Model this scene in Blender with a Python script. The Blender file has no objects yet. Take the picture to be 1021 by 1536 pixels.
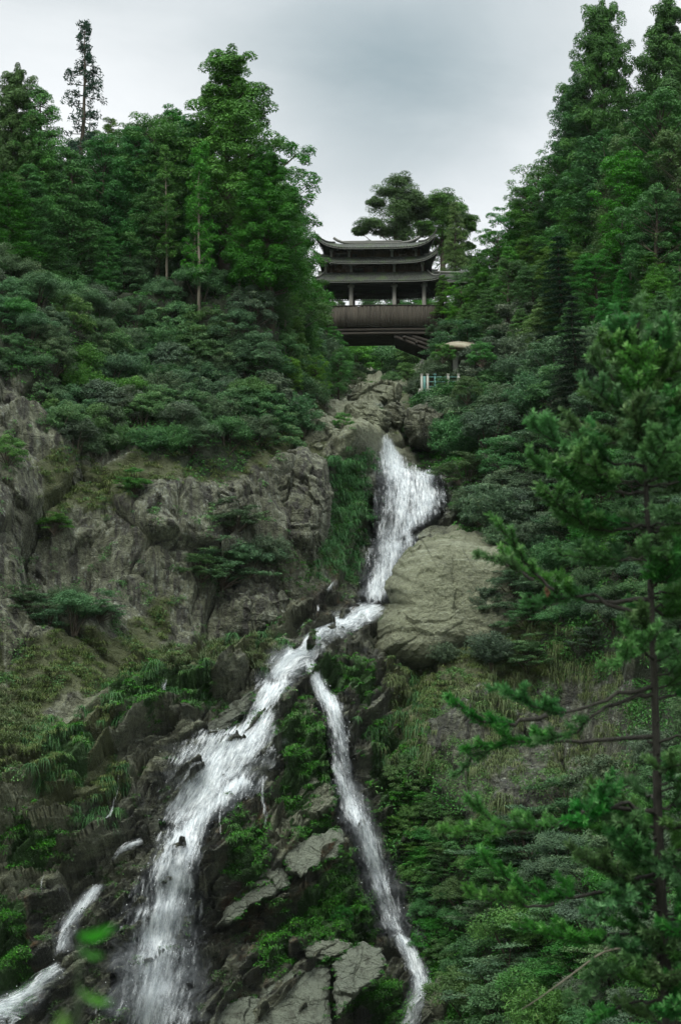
import bpy, math, random
import numpy as np
from mathutils import Vector, Matrix

C = bpy.context.scene.collection
SC = bpy.context.scene
RS = np.random.RandomState
PI = math.pi

# ------------------------------------------------------------------ camera
FPX = 2866.0
PITCH = math.radians(8.0)
CP, SP = math.cos(PITCH), math.sin(PITCH)

def at(u, v, d):
    """photograph position + distance -> world point (camera at the origin)"""
    u = np.asarray(u, float); v = np.asarray(v, float); d = np.asarray(d, float)
    x = (u - 510.5) / FPX * d
    c = (768.0 - v) / FPX * d
    return np.stack([x + 0 * c, d * CP - c * SP, d * SP + c * CP], -1)

def V(p): return Vector([float(a) for a in p])

cam_d = bpy.data.cameras.new('camera')
cam = bpy.data.objects.new('camera', cam_d); C.objects.link(cam)
cam_d.sensor_fit = 'VERTICAL'; cam_d.sensor_height = 36.0
cam_d.lens = 36.0 * FPX / 1536.0
cam_d.clip_end = 6000
cam.rotation_euler = (PI / 2 + PITCH, 0, 0)
cam_d.dof.use_dof = True; cam_d.dof.focus_distance = 118; cam_d.dof.aperture_fstop = 5.6
SC.camera = cam
SC.view_settings.view_transform = 'Standard'; SC.view_settings.look = 'None'
SC.view_settings.gamma = 1; SC.view_settings.exposure = 0.76

# ------------------------------------------------------------------ noise
def _hash(ix, iy, iz, seed):
    h = (ix * 374761393 + iy * 668265263 + iz * 2147483647 + seed * 974634777) & 0xFFFFFFFF
    h = ((h ^ (h >> 13)) * 1274126177) & 0xFFFFFFFF
    h = ((h ^ (h >> 16)) * 2246822519) & 0xFFFFFFFF
    return (h ^ (h >> 15)) & 0xFFFFFFFF

def h01(ix, iy, iz, seed): return _hash(ix, iy, iz, seed) / 4294967295.0

def vnoise(x, y, z=0.0, seed=0):
    x, y, z = np.broadcast_arrays(np.asarray(x, float), np.asarray(y, float), np.asarray(z, float))
    xi = np.floor(x).astype(np.int64); yi = np.floor(y).astype(np.int64); zi = np.floor(z).astype(np.int64)
    fx, fy, fz = x - xi, y - yi, z - zi
    sx, sy, sz = [f * f * f * (f * (f * 6 - 15) + 10) for f in (fx, fy, fz)]
    r = 0
    for a in (0, 1):
        for b in (0, 1):
            for c in (0, 1):
                w = (sx if a else 1 - sx) * (sy if b else 1 - sy) * (sz if c else 1 - sz)
                hh = _hash(xi + a, yi + b, zi + c, seed)
                gx = ((hh & 1023) / 511.5 - 1); gy = (((hh >> 10) & 1023) / 511.5 - 1); gz = (((hh >> 20) & 1023) / 511.5 - 1)
                r = r + w * (gx * (fx - a) + gy * (fy - b) + gz * (fz - c))
    return r * 1.3

def fbm(x, y, z=0.0, seed=0, octv=4, gain=0.5):
    r = 0; amp = 1; f = 1
    for i in range(octv):
        r = r + amp * vnoise(x * f, y * f, np.asarray(z) * f, seed + i * 17); amp *= gain; f *= 2.03
    return r

def facets(x, y, seed, tilt=1.0):
    """angular blocks: nearest jittered cell, each with a plane of its own; returns (height, edge distance)"""
    xi = np.floor(x).astype(np.int64); yi = np.floor(y).astype(np.int64)
    best = np.full(x.shape, 9e9); b2 = np.full(x.shape, 9e9); hgt = np.zeros(x.shape)
    for a in (-1, 0, 1):
        for b in (-1, 0, 1):
            cx = xi + a; cy = yi + b
            px = cx + h01(cx, cy, 0, seed); py = cy + h01(cx, cy, 1, seed)
            dx = x - px; dy = y - py; d = dx * dx + dy * dy
            th = (h01(cx, cy, 2, seed) - .5) * 2 * tilt; tv = (h01(cx, cy, 3, seed) - .5) * 2 * tilt
            hh = (h01(cx, cy, 4, seed) - .5) + th * dx + tv * dy
            m = d < best
            b2 = np.where(m, best, np.minimum(b2, d))
            hgt = np.where(m, hh, hgt); best = np.where(m, d, best)
    return hgt, np.sqrt(b2) - np.sqrt(best)

def sstep(a, b, x):
    t = np.clip((x - a) / (b - a), 0, 1); return t * t * (3 - 2 * t)

def inpoly(u, v, poly):
    u = np.asarray(u); v = np.asarray(v); r = np.zeros(u.shape, bool); n = len(poly)
    for i in range(n):
        x1, y1 = poly[i]; x2, y2 = poly[(i + 1) % n]
        if y1 == y2: continue
        c = ((y1 > v) != (y2 > v)) & (u < (x2 - x1) * (v - y1) / (y2 - y1) + x1)
        r ^= c
    return r

# ------------------------------------------------------------------ mesh helpers
def np_mesh(name, co, faces, attrs=None, smooth=False):
    """faces: (n,k) int array, or list of such arrays"""
    me = bpy.data.meshes.new(name)
    co = np.ascontiguousarray(co, dtype=np.float32)
    if not isinstance(faces, (list, tuple)): faces = [faces]
    faces = [np.asarray(f, np.int32) for f in faces if len(f)]
    nl = sum(f.size for f in faces); nf = sum(len(f) for f in faces)
    me.vertices.add(len(co)); me.loops.add(nl); me.polygons.add(nf)
    me.vertices.foreach_set('co', co.ravel())
    me.loops.foreach_set('vertex_index', np.concatenate([f.ravel() for f in faces]))
    tot = np.concatenate([np.full(len(f), f.shape[1], np.int32) for f in faces])
    st = np.concatenate([[0], np.cumsum(tot)[:-1]]).astype(np.int32)
    me.polygons.foreach_set('loop_start', st)
    me.update(calc_edges=True)
    if smooth: me.polygons.foreach_set('use_smooth', np.ones(nf, bool))
    for k, a in (attrs or {}).items():
        at_ = me.attributes.new(k, 'FLOAT', 'POINT')
        at_.data.foreach_set('value', np.ascontiguousarray(a, dtype=np.float32).ravel())
    me.validate()
    return me

def link(name, me, mat=None, parent=None):
    o = bpy.data.objects.new(name, me); C.objects.link(o)
    if mat is not None and me is not None:
        me.materials.clear(); me.materials.append(mat)
    if parent: o.parent = parent
    return o

def empty(name, loc=(0, 0, 0)):
    o = bpy.data.objects.new(name, None); C.objects.link(o); o.location = [float(a) for a in loc]; o.empty_display_size = .3
    return o

def tag(o, label=None, cat=None, group=None, kind=None):
    if label: o['label'] = label
    if cat: o['category'] = cat
    if group: o['group'] = group
    if kind: o['kind'] = kind
    return o

class MB:
    """collects polygons into one mesh"""
    def __init__(s): s.v = []; s.f = {}; s.n = 0
    def add(s, co, faces):
        co = np.asarray(co, float); s.v.append(co)
        for f in faces:
            s.f.setdefault(len(f), []).append([i + s.n for i in f])
        s.n += len(co)
    def addnp(s, co, fa):
        s.v.append(np.asarray(co, float)); fa = np.asarray(fa)
        s.f.setdefault(fa.shape[1], []).extend((fa + s.n).tolist()); s.n += len(co)
    def box(s, c, size, rz=0, ry=0, rx=0):
        h = np.array(size) / 2.0
        p = np.array([[x, y, z] for x in (-1, 1) for y in (-1, 1) for z in (-1, 1)]) * h
        M = np.array(Matrix.Rotation(rz, 3, 'Z') @ Matrix.Rotation(ry, 3, 'Y') @ Matrix.Rotation(rx, 3, 'X'))
        s.add(p @ M.T + np.array(c), [(0, 1, 3, 2), (4, 6, 7, 5), (0, 4, 5, 1), (2, 3, 7, 6), (0, 2, 6, 4), (1, 5, 7, 3)])
    def tube(s, pts, radii, n=6, cap=True):
        pts = np.asarray(pts, float); m = len(pts); radii = np.broadcast_to(radii, (m,))
        t = np.gradient(pts, axis=0) if m > 2 else np.tile(pts[1] - pts[0], (m, 1))
        t = t / (np.linalg.norm(t, axis=1, keepdims=True) + 1e-9)
        ref = np.array([0.31, 0.17, 0.93]) if abs(t[0] @ np.array([0.31, 0.17, 0.93])) < .9 else np.array([1., 0, 0])
        a = np.cross(t, ref); a /= np.linalg.norm(a, axis=1, keepdims=True) + 1e-9
        b = np.cross(t, a)
        th = np.arange(n) * 2 * PI / n
        co = pts[:, None] + radii[:, None, None] * (np.cos(th)[None, :, None] * a[:, None] + np.sin(th)[None, :, None] * b[:, None])
        i = np.arange(m - 1)[:, None] * n; j = np.arange(n)[None]; j2 = (j + 1) % n
        fa = np.stack([i + j, i + j2, i + n + j2, i + n + j], -1).reshape(-1, 4)
        s.addnp(co.reshape(-1, 3), fa)
        if cap:
            k = s.n - m * n
            s.f.setdefault(n, []).append([k + q for q in range(n)][::-1])
            s.f.setdefault(n, []).append([k + (m - 1) * n + q for q in range(n)])
    def mesh(s, name, smooth=False):
        return np_mesh(name, np.concatenate(s.v), [np.array(x) for x in s.f.values()], smooth=smooth)
    def build(s, name, mat, parent=None, smooth=False):
        return link(name, s.mesh(name, smooth), mat, parent)

# ------------------------------------------------------------------ materials
class NT:
    def __init__(s, name):
        s.m = bpy.data.materials.new(name); s.m.use_nodes = True; s.t = s.m.node_tree; s.t.nodes.clear()
    def n(s, typ, **kw):
        nd = s.t.nodes.new(typ); ins = kw.pop('i', {})
        for k, v in kw.items(): setattr(nd, k, v)
        for k, v in ins.items():
            sock = nd.inputs[k]
            if isinstance(v, bpy.types.NodeSocket): s.t.links.new(v, sock)
            else: sock.default_value = v
        return nd
    def attr(s, name): return s.n('ShaderNodeAttribute', attribute_name=name).outputs['Fac']
    def math(s, op, a, b=0.0, c=None, clamp=False):
        nd = s.n('ShaderNodeMath', operation=op, use_clamp=clamp, i={0: a, 1: b})
        if c is not None:
            if isinstance(c, bpy.types.NodeSocket): s.t.links.new(c, nd.inputs[2])
            else: nd.inputs[2].default_value = c
        return nd.outputs[0]
    def mix(s, f, a, b, blend='MIX'):
        nd = s.n('ShaderNodeMix', data_type='RGBA', blend_type=blend)
        for k, v in ((0, f), (6, a), (7, b)):
            if isinstance(v, bpy.types.NodeSocket): s.t.links.new(v, nd.inputs[k])
            else: nd.inputs[k].default_value = v if k == 0 else (*v, 1)
        return nd.outputs[2]
    def ramp(s, f, lo, hi, a=0.0, b=1.0):
        nd = s.n('ShaderNodeMapRange', clamp=True, i={0: f, 1: lo, 2: hi, 3: a, 4: b}); return nd.outputs[0]
    def noise(s, vec, scale, detail=4, rough=.55, dist=0.0):
        nd = s.n('ShaderNodeTexNoise', i={'Vector': vec, 'Scale': scale, 'Detail': detail, 'Roughness': rough, 'Distortion': dist})
        return nd.outputs['Fac']
    def pos(s, scale=(1, 1, 1), rot=(0, 0, 0), obj=False):
        src = s.n('ShaderNodeTexCoord').outputs['Object'] if obj else s.n('ShaderNodeNewGeometry').outputs['Position']
        return s.n('ShaderNodeMapping', i={'Vector': src, 'Scale': scale, 'Rotation': rot}).outputs[0]
    def out(s, surf, disp=None):
        o = s.n('ShaderNodeOutputMaterial'); s.t.links.new(surf, o.inputs['Surface'])
        return s.m
    def pbsdf(s, **i):
        return s.n('ShaderNodeBsdfPrincipled', i={k.replace('_', ' '): v for k, v in i.items()}).outputs[0]
    def bump(s, h, strength=.5, dist=.1):
        return s.n('ShaderNodeBump', i={'Height': h, 'Strength': strength, 'Distance': dist}).outputs[0]

def foliage_mat(name, dark, light, tip=None, rough=.6, transl=.25):
    t = NT(name)
    tone = t.attr('tone')
    rnd = t.n('ShaderNodeObjectInfo').outputs['Random']
    c = t.mix(tone, dark, light)
    if tip: c = t.mix(t.ramp(tone, .82, 1.0), c, tip)
    hsv = t.n('ShaderNodeHueSaturation', i={'Hue': t.ramp(rnd, 0, 1, .472, .518), 'Saturation': t.ramp(t.math('FRACT', t.math('MULTIPLY', rnd, 7.3)), 0, 1, .82, 1.12),
              'Value': t.ramp(t.math('FRACT', t.math('MULTIPLY', rnd, 3.7)), 0, 1, .78, 1.25), 'Color': c}).outputs[0]
    p = t.pbsdf(Base_Color=hsv, Roughness=rough, Specular_IOR_Level=.22)
    tr = t.n('ShaderNodeBsdfTranslucent', i={'Color': hsv}).outputs[0]
    m = t.n('ShaderNodeMixShader', i={0: transl, 1: p, 2: tr}).outputs[0]
    return t.out(m)

def bark_mat(name, a, b, scale=6):
    t = NT(name); p = t.pos((1, 1, .25), obj=True)
    n = t.noise(p, scale, 5, .7)
    c = t.mix(t.ramp(n, .3, .7), a, b)
    return t.out(t.pbsdf(Base_Color=c, Roughness=.85, Specular_IOR_Level=.2, Normal=t.bump(n, .6, .05)))

def wood_mat(name, a, b, axis=(9, 9, .5), rough=.8):
    t = NT(name); p = t.pos(axis, obj=True)
    n = t.noise(p, 1.2, 5, .65); n2 = t.noise(t.pos((.7, .7, .7), obj=True), 1.0, 3)
    c = t.mix(t.ramp(t.math('ADD', t.math('MULTIPLY', n, .6), t.math('MULTIPLY', n2, .4)), .35, .65), a, b)
    return t.out(t.pbsdf(Base_Color=c, Roughness=rough, Specular_IOR_Level=.2, Normal=t.bump(n, .5, .03)))

M = {}
M['cedar'] = foliage_mat('cedar_foliage', (.012, .070, .008), (.056, .215, .026))
M['forest'] = foliage_mat('forest_foliage', (.012, .070, .010), (.062, .215, .032))
M['conifer'] = foliage_mat('conifer_foliage', (.022, .090, .010), (.088, .240, .030))
M['darkfir'] = foliage_mat('dark_fir_foliage', (.005, .021, .011), (.016, .055, .026))
M['bush'] = foliage_mat('bush_foliage', (.020, .070, .026), (.094, .200, .076), (.15, .20, .09))
M['bushgreen'] = foliage_mat('green_bush_foliage', (.015, .070, .014), (.068, .200, .040), (.13, .21, .07))
M['feather'] = foliage_mat('feathery_foliage', (.034, .075, .040), (.095, .160, .080), (.16, .21, .11))
M['mossleaf'] = foliage_mat('moss_foliage', (.010, .050, .008), (.042, .155, .020), (.07, .20, .03))
M['grassblade'] = foliage_mat('grass_blades', (.040, .080, .020), (.13, .17, .055), (.22, .21, .11), transl=.2)
M['greengrass'] = foliage_mat('green_grass_blades', (.016, .070, .014), (.060, .170, .036), (.10, .20, .05), transl=.25)
M['needle'] = foliage_mat('fir_needles', (.018, .078, .018), (.066, .220, .046), (.17, .36, .12), rough=.5, transl=.35)
M['nearleaf'] = foliage_mat('near_leaf', (.04, .17, .02), (.09, .27, .04), transl=.45)
M['bark'] = bark_mat('bark', (.028, .024, .018), (.080, .066, .048))
M['palebark'] = bark_mat('pale_bark', (.10, .09, .07), (.26, .23, .18))
M['firbark'] = bark_mat('fir_bark', (.015, .015, .012), (.044, .042, .035), 30)

def rock_material(name, big=True, palette='cliff'):
    """rock with strata, lichen, stains and the ground cover masks stored on the mesh"""
    t = NT(name)
    P = t.pos()
    n_big = t.noise(P, .16, 4, .55, .4)
    n_mid = t.noise(P, .9, 6, .62, .3)
    n_fine = t.noise(P, 5.0, 6, .7)
    streak = t.noise(t.pos((1.4, 1.4, .16)), 1.5, 5, .65, .4)         # rain stains run down the face
    strata = t.noise(t.pos((.35, .35, 2.2), (0, math.radians(-35), 0)), 1.6, 5, .6, .3)
    c = t.mix(t.ramp(n_big, .38, .62), (.058, .063, .040), (.106, .114, .070))
    c = t.mix(t.ramp(n_mid, .40, .70), c, (.165, .182, .122))
    c = t.mix(t.math('MULTIPLY', t.ramp(streak, .47, .60), t.attr('cliff')), c, (.040, .040, .032))
    c = t.mix(t.math('MULTIPLY', t.ramp(streak, .43, .33), t.math('MULTIPLY', t.attr('cliff'), .55)), c, (.27, .29, .24))
    c = t.mix(t.math('MULTIPLY', t.attr('tan'), t.ramp(n_mid, .25, .6, .55, 1)), c, (.170, .186, .116))
    c = t.mix(t.math('MULTIPLY', t.attr('slab'), t.ramp(n_mid, .2, .7, .95, .7)), c, (.135, .158, .122))
    band = t.ramp(t.noise(t.pos((.25, .25, 2.4), (0, math.radians(6), 0)), 1.5, 5, .6, .8), .54, .66)
    c = t.mix(t.math('MULTIPLY', band, t.math('MULTIPLY', t.attr('tan'), .55)), c, (.30, .33, .24))
    drip = t.math('MULTIPLY', t.ramp(t.noise(t.pos((1.6, 1.6, .22)), 1.6, 5, .7, .5), .50, .62), t.attr('slab'))
    c = t.mix(t.math('MULTIPLY', drip, .75), c, (.050, .054, .038))
    rust = t.math('MULTIPLY', t.ramp(t.noise(t.pos((1, 1, .5)), .8, 4, .6, .6), .52, .66), t.attr('rust'))
    c = t.mix(rust, c, (.105, .055, .018))
    # wet rock goes dark and shiny
    wet = t.attr('wet')
    c = t.mix(t.math('MULTIPLY', wet, t.math('MULTIPLY', t.ramp(strata, .42, .58, 1, .35), t.ramp(n_mid, .42, .6, 1, .45))), c, (.022, .025, .021))
    # lichen flecks
    li = t.n('ShaderNodeTexVoronoi', feature='F1', i={'Vector': t.pos((1, 1, .7)), 'Scale': 3.6, 'Randomness': 1.0}).outputs['Distance']
    lich = t.math('MULTIPLY', t.ramp(t.math('ADD', li, t.math('MULTIPLY', n_fine, .8)), .74, .58), t.ramp(t.noise(P, .45, 4, .6), .44, .56))
    c = t.mix(t.math('MULTIPLY', lich, t.math('MULTIPLY', t.attr('lichen'), .5)), c, (.32, .36, .30))
    crk = t.n('ShaderNodeTexVoronoi', feature='DISTANCE_TO_EDGE', i={'Vector': t.n('ShaderNodeVectorMath', operation='ADD', i={0: t.pos((1.0, 1.0, 1.5), (0, math.radians(-30), 0)), 1: t.n('ShaderNodeTexNoise', i={'Vector': P, 'Scale': 1.4, 'Detail': 4}).outputs['Color']}).outputs[0], 'Scale': .75}).outputs['Distance']
    crack = t.ramp(crk, .0, .035)
    soft = t.math('SUBTRACT', 1.0, t.math('ADD', t.math('MULTIPLY', t.attr('slab'), .65), t.math('MULTIPLY', t.attr('tan'), .35)), clamp=True)
    c = t.mix(t.math('MULTIPLY', soft, .75), c, t.mix(1, c, t.mix(t.ramp(n_fine, .25, .75), (.12, .12, .12), (1.9, 1.9, 1.9)), 'MULTIPLY'))
    n_pit = t.noise(P, 14.0, 4, .75)
    c = t.mix(t.math('MULTIPLY', soft, .5), c, t.mix(1, c, t.mix(t.ramp(n_pit, .3, .7), (.2, .2, .2), (1.8, 1.8, 1.8)), 'MULTIPLY'))
    # grass mat and moss
    gm = t.math('MULTIPLY', t.attr('grass'), 1.0)
    gmask = t.ramp(t.math('ADD', gm, t.math('MULTIPLY', t.math('SUBTRACT', n_mid, .5), 1.6)), .45, .62)
    gcol = t.mix(t.noise(P, 2.6, 5, .7), (.030, .046, .016), (.105, .115, .050))
    c = t.mix(gmask, c, gcol)
    mm = t.ramp(t.math('ADD', t.attr('moss'), t.math('MULTIPLY', t.math('SUBTRACT', n_mid, .5), 1.7)), .45, .60)
    mcol = t.mix(t.noise(P, 3.4, 5, .7), (.010, .034, .007), (.040, .105, .020))
    c = t.mix(mm, c, mcol)
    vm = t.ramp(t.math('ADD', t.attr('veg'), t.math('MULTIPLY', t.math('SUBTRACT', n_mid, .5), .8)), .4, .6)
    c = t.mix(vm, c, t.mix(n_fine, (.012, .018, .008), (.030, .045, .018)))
    rough = t.ramp(t.math('MULTIPLY', wet, t.math('SUBTRACT', 1.0, t.math('MAXIMUM', mm, gmask))), 0, 1, .85, .28)
    h = t.math('ADD', t.math('ADD', t.math('MULTIPLY', n_fine, .6), t.math('ADD', t.math('MULTIPLY', n_pit, .2), t.math('MULTIPLY', t.math('MULTIPLY', crack, t.math('SUBTRACT', 1.0, t.attr('tan'), clamp=True)), .18))), t.math('ADD', t.math('MULTIPLY', n_mid, .8), t.math('MULTIPLY', strata, t.math('MULTIPLY', wet, .8))))
    return t.out(t.pbsdf(Base_Color=c, Roughness=rough, Specular_IOR_Level=.4, Normal=t.bump(h, 1.0, .5)))

M['rock'] = rock_material('cliff_rock')
MASKS = ('cliff', 'tan', 'slab', 'rust', 'wet', 'lichen', 'grass', 'moss', 'veg')

# ------------------------------------------------------------------ terrain
RIDGE_U = [-700, -100, 0, 100, 200, 300, 380, 440, 475, 505, 540, 580, 620, 650, 690, 720, 760, 800, 850, 900, 960, 1021, 1200, 1800]
RIDGE_V = [170, 250, 270, 295, 300, 315, 360, 430, 500, 545, 556, 556, 552, 520, 470, 440, 400, 360, 310, 260, 200, 160, 70, -60]
def ridge(u): return np.interp(u, RIDGE_U, RIDGE_V)

CTRL = [  # u, v, depth
 (-700,170,138),(-300,220,142),(0,270,146),(150,300,150),(300,315,152),(380,360,153),(440,430,156),(475,500,160),(505,545,185),(540,556,205),(580,556,208),(620,552,190),
 (650,520,166),(690,470,166),(760,400,164),(850,310,160),(960,200,155),(1021,160,152),(1300,40,140),(1800,-60,130),
 (-600,600,92),(-600,1000,78),(-600,1536,62),(-300,450,110),(-300,800,90),(-300,1200,78),(-300,1700,66),
 (0,450,114),(0,560,105),(0,680,101),(0,800,97),(0,950,93),(0,1060,90),(0,1200,85),(0,1350,82),(0,1536,78),(0,1800,70),
 (120,400,122),(120,560,110),(120,700,104),(120,850,99),(120,1000,94),(120,1150,88),(120,1300,85),(110,1420,82),(110,1536,80),
 (240,400,127),(240,560,114),(240,690,107),(240,800,101),(240,900,99),(240,1000,95.5),(240,1080,92),(230,1200,89),(230,1300,86),(220,1400,84),(220,1536,82),(220,1800,76),
 (350,430,128),(360,560,117),(360,680,109),(360,780,105),(350,900,100.5),(350,980,97),(350,1060,94),(340,1180,90),(320,1280,87),(330,1400,87),(330,1536,84),
 (440,520,126),(450,620,117),(460,700,112),(450,800,108),(440,890,104),(440,960,100),(440,1060,95),(420,1160,91.5),(420,1250,90),(430,1320,87),(430,1400,88),(430,1460,85),(430,1536,84),(430,1800,79),
 (520,610,123),(520,700,115),(520,800,112),(510,870,108),(520,940,104),(520,1010,99),(520,1100,96),(520,1200,93),(530,1300,91),(540,1400,89),(540,1536,86),
 (570,575,140),(575,600,130),(580,650,121),(590,700,117.5),(600,760,114.5),(580,830,111),(560,900,108),(575,960,104),
 (640,560,142),(640,620,128),(650,700,119),(660,770,114),(690,650,122),(700,560,134),(720,480,148),
 (620,850,108),(620,960,104),(620,1050,99),(620,1200,95),(630,1350,91),(620,1450,88),(620,1536,86),(620,1800,80),
 (720,820,107),(720,950,102),(720,1050,98),(720,1200,93),(720,1350,87),(720,1536,80),
 (800,520,135),(800,650,117),(800,760,109),(800,850,105),(820,950,100),(820,1080,97),(820,1180,93),(820,1300,86),(820,1450,79),(820,1536,75),(820,1800,68),
 (900,400,142),(900,550,120),(900,700,107),(900,850,99),(900,960,96),(900,1100,93),(900,1230,87),(900,1400,77),(900,1536,71),
 (1021,300,142),(1021,450,122),(1021,600,107),(1021,800,95),(1021,1000,87),(1021,1200,78),(1021,1400,69),(1021,1536,63),(1021,1800,56),
 (1300,400,112),(1300,800,84),(1300,1200,66),(1300,1700,48),(1800,400,100),(1800,1000,62),(1800,1700,40)]
_c = np.array(CTRL, float)
def _tps(ax, ay, bx, by):
    r2 = ((ax[:, None] - bx[None]) ** 2 + (ay[:, None] - by[None]) ** 2) / 1e6
    return r2 * np.log(r2 + 1e-9) * .5
_n = len(_c)
_A = np.zeros((_n + 3, _n + 3)); _A[:_n, :_n] = _tps(_c[:, 0], _c[:, 1], _c[:, 0], _c[:, 1]) + np.eye(_n) * 2e-4
_Pm = np.c_[np.ones(_n), _c[:, 0] / 1e3, _c[:, 1] / 1e3]; _A[:_n, _n:] = _Pm; _A[_n:, :_n] = _Pm.T
_w = np.linalg.solve(_A, np.r_[_c[:, 2], 0, 0, 0])
def base_depth(u, v):
    u = np.asarray(u, float); v = np.asarray(v, float); sh = u.shape; u = u.ravel(); v = v.ravel(); out = np.empty(len(u))
    for i in range(0, len(u), 60000):
        a, b = u[i:i + 60000], v[i:i + 60000]
        out[i:i + 60000] = _tps(a, b, _c[:, 0], _c[:, 1]) @ _w[:_n] + _w[_n] + _w[_n + 1] * a / 1e3 + _w[_n + 2] * b / 1e3
    return out.reshape(sh)

cols = np.concatenate([np.linspace(-700, -60, 60)[:-1], np.arange(-60, 1082, 1.9), np.linspace(1082, 1800, 60)[1:]])
NR = 780
srow = np.concatenate([np.linspace(0, .86, NR - 40)[:-1], np.linspace(.86, 1, 41)])
U, S_ = np.meshgrid(cols, srow); VB = 1780.0
RV = ridge(U); VV = RV + (VB - RV) * S_
D0 = base_depth(U, VV)
B0 = at(U, VV, D0)
X, Y, Z = B0[..., 0], B0[..., 1], B0[..., 2]

# outlines drawn once in the photograph's frame; noise roughens their edges
wu = U + 26 * fbm(X / 3.2, Z / 3.2, 0, 5, 3); wv = VV + 26 * fbm(X / 3.2, Z / 3.2, 4.4, 9, 3)
def blur(a, k=4, it=2):
    for _ in range(it):
        for ax in (0, 1):
            p = np.concatenate([np.repeat(np.take(a, [0], ax), k, ax), a, np.repeat(np.take(a, [-1], ax), k + 1, ax)], ax)
            cs = np.cumsum(p, ax); n = a.shape[ax]; w = 2 * k + 1
            hi = np.take(cs, np.arange(w - 1, w - 1 + n), ax)
            lo = np.take(cs, np.arange(0, n), ax) - np.take(p, np.arange(0, n), ax)
            a = (hi - lo) / w
    return a
def pm(poly, soft=3, warp=1.0):
    return blur(inpoly(U + (wu - U) * warp, VV + (wv - VV) * warp, poly).astype(float), soft)

VEG_LEFT = [(-800, -100), (440, -100), (510, 560), (500, 612), (455, 600), (440, 640), (360, 690), (300, 710), (215, 690), (90, 670), (30, 560), (-800, 560)]
VEG_RIGHT = [(640, -200), (1900, -200), (1900, 1900), (660, 1900), (655, 1500), (640, 1400), (600, 1330), (575, 1240), (590, 1180), (640, 1205), (720, 1250), (850, 1270), (960, 1160), (940, 1000), (800, 980), (830, 870), (740, 790), (680, 780), (650, 700), (610, 640), (620, 560), (640, 500)]
CLIFF_LEFT = [(-800, 540), (60, 560), (120, 680), (380, 660), (470, 600), (520, 640), (540, 700), (480, 850), (330, 960), (200, 1000), (60, 1130), (-800, 1400)]
CLIFF_RIGHT = [(560, 1005), (840, 930), (950, 890), (970, 1180), (850, 1270), (700, 1250), (640, 1200), (585, 1150)]
LOWER = [(-800, 1420), (60, 1150), (200, 1010), (400, 930), (540, 900), (600, 1000), (650, 1400), (680, 1900), (-800, 1900)]
WETZ = [(560, 640), (660, 700), (690, 790), (600, 850), (570, 930), (600, 1010), (560, 1100), (590, 1300), (680, 1500), (660, 1900), (-200, 1900), (-60, 1400), (100, 1270), (130, 1120), (220, 1050), (380, 1010), (440, 900), (520, 850), (545, 760)]

m_vegL = pm(VEG_LEFT, 4); m_vegR = pm(VEG_RIGHT, 4)
m_cliff = np.clip(pm(CLIFF_LEFT, 6) + pm(CLIFF_RIGHT, 6), 0, 1)
m_low = pm(LOWER, 6); m_wet_dark = pm(WETZ, 5)
vegb = sstep(600, 500, VV) * ((U < 505) | (U > 640))
m_veg = np.clip(m_vegL + m_vegR + vegb, 0, 1)

gr = lambda *polys: np.clip(sum(pm(p, 5) for p in polys), 0, 1)
m_grass = gr([(60, 700), (240, 700), (270, 725), (120, 770), (60, 790)], [(240, 700), (470, 640), (500, 640), (440, 680), (280, 720)],
             [(20, 1000), (120, 960), (200, 980), (420, 970), (400, 1005), (250, 1035), (90, 1080), (0, 1120)],
             [(0, 1060), (60, 1040), (60, 1180), (-100, 1250)], [(420, 600), (500, 600), (470, 680), (380, 700)],
             [(220, 900), (260, 860), (230, 980), (160, 960)], [(560, 1010), (820, 930), (840, 990), (600, 1110)], [(600, 580), (650, 560), (660, 620), (600, 640)],
             [(60, 1120), (180, 1080), (190, 1200), (60, 1240)], [(700, 830), (830, 800), (840, 900), (760, 900)], [(-700, 900), (0, 950), (0, 1100), (-700, 1300)])
m_moss = gr([(390, 900), (500, 850), (550, 740), (560, 700), (530, 690), (470, 850), (380, 920), (330, 980), (400, 960)],
            [(420, 1075), (480, 1065), (496, 1150), (500, 1230), (440, 1262), (415, 1200), (440, 1140)],
            [(345, 1240), (400, 1240), (390, 1310), (350, 1320)], [(400, 1390), (440, 1340), (540, 1300), (550, 1340), (560, 1390), (480, 1410), (440, 1420), (390, 1470), (360, 1480)],
            [(560, 1080), (640, 1100), (640, 1380), (600, 1330), (570, 1200)], [(640, 1380), (720, 1400), (720, 1900), (650, 1536)], [(560, 1480), (610, 1470), (600, 1536), (520, 1536)],
            [(90, 1100), (160, 1120), (140, 1200), (90, 1180)], [(30, 1250), (110, 1250), (80, 1300), (0, 1310)], [(160, 1010), (320, 1010), (300, 1080), (180, 1100)],
            [(0, 1360), (40, 1360), (40, 1536), (-60, 1536)], [(420, 980), (560, 1000), (540, 1080), (500, 1040)], [(640, 640), (700, 700), (690, 780), (640, 700)])
m_tan = gr([(120, 1130), (260, 1050), (400, 1010), (380, 1060), (300, 1110), (180, 1180), (60, 1260)], [(500, 560), (620, 560), (600, 660), (500, 680)], [(560, 780), (740, 780), (740, 1010), (560, 1010)], [(360, 1000), (200, 1130), (0, 1240), (-300, 1400), (0, 1160), (200, 1040)],
           [(400, 1170), (520, 1160), (510, 1300), (410, 1300)], [(400, 900), (470, 900), (440, 980), (400, 1000)], [(-300, 1200), (120, 1200), (200, 1280), (-100, 1420)]) * .9
m_rust = np.clip(.0 * gr(CLIFF_RIGHT) + gr([(300, 1180), (520, 1200), (600, 1440), (330, 1520)], [(0, 1350), (120, 1380), (60, 1536), (-60, 1536)], [(440, 860), (560, 860), (540, 930), (440, 930)]) * 1.2, 0, 1)
m_lich = np.clip(m_cliff + .25, 0, 1) * (1 - .6 * m_low)
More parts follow.
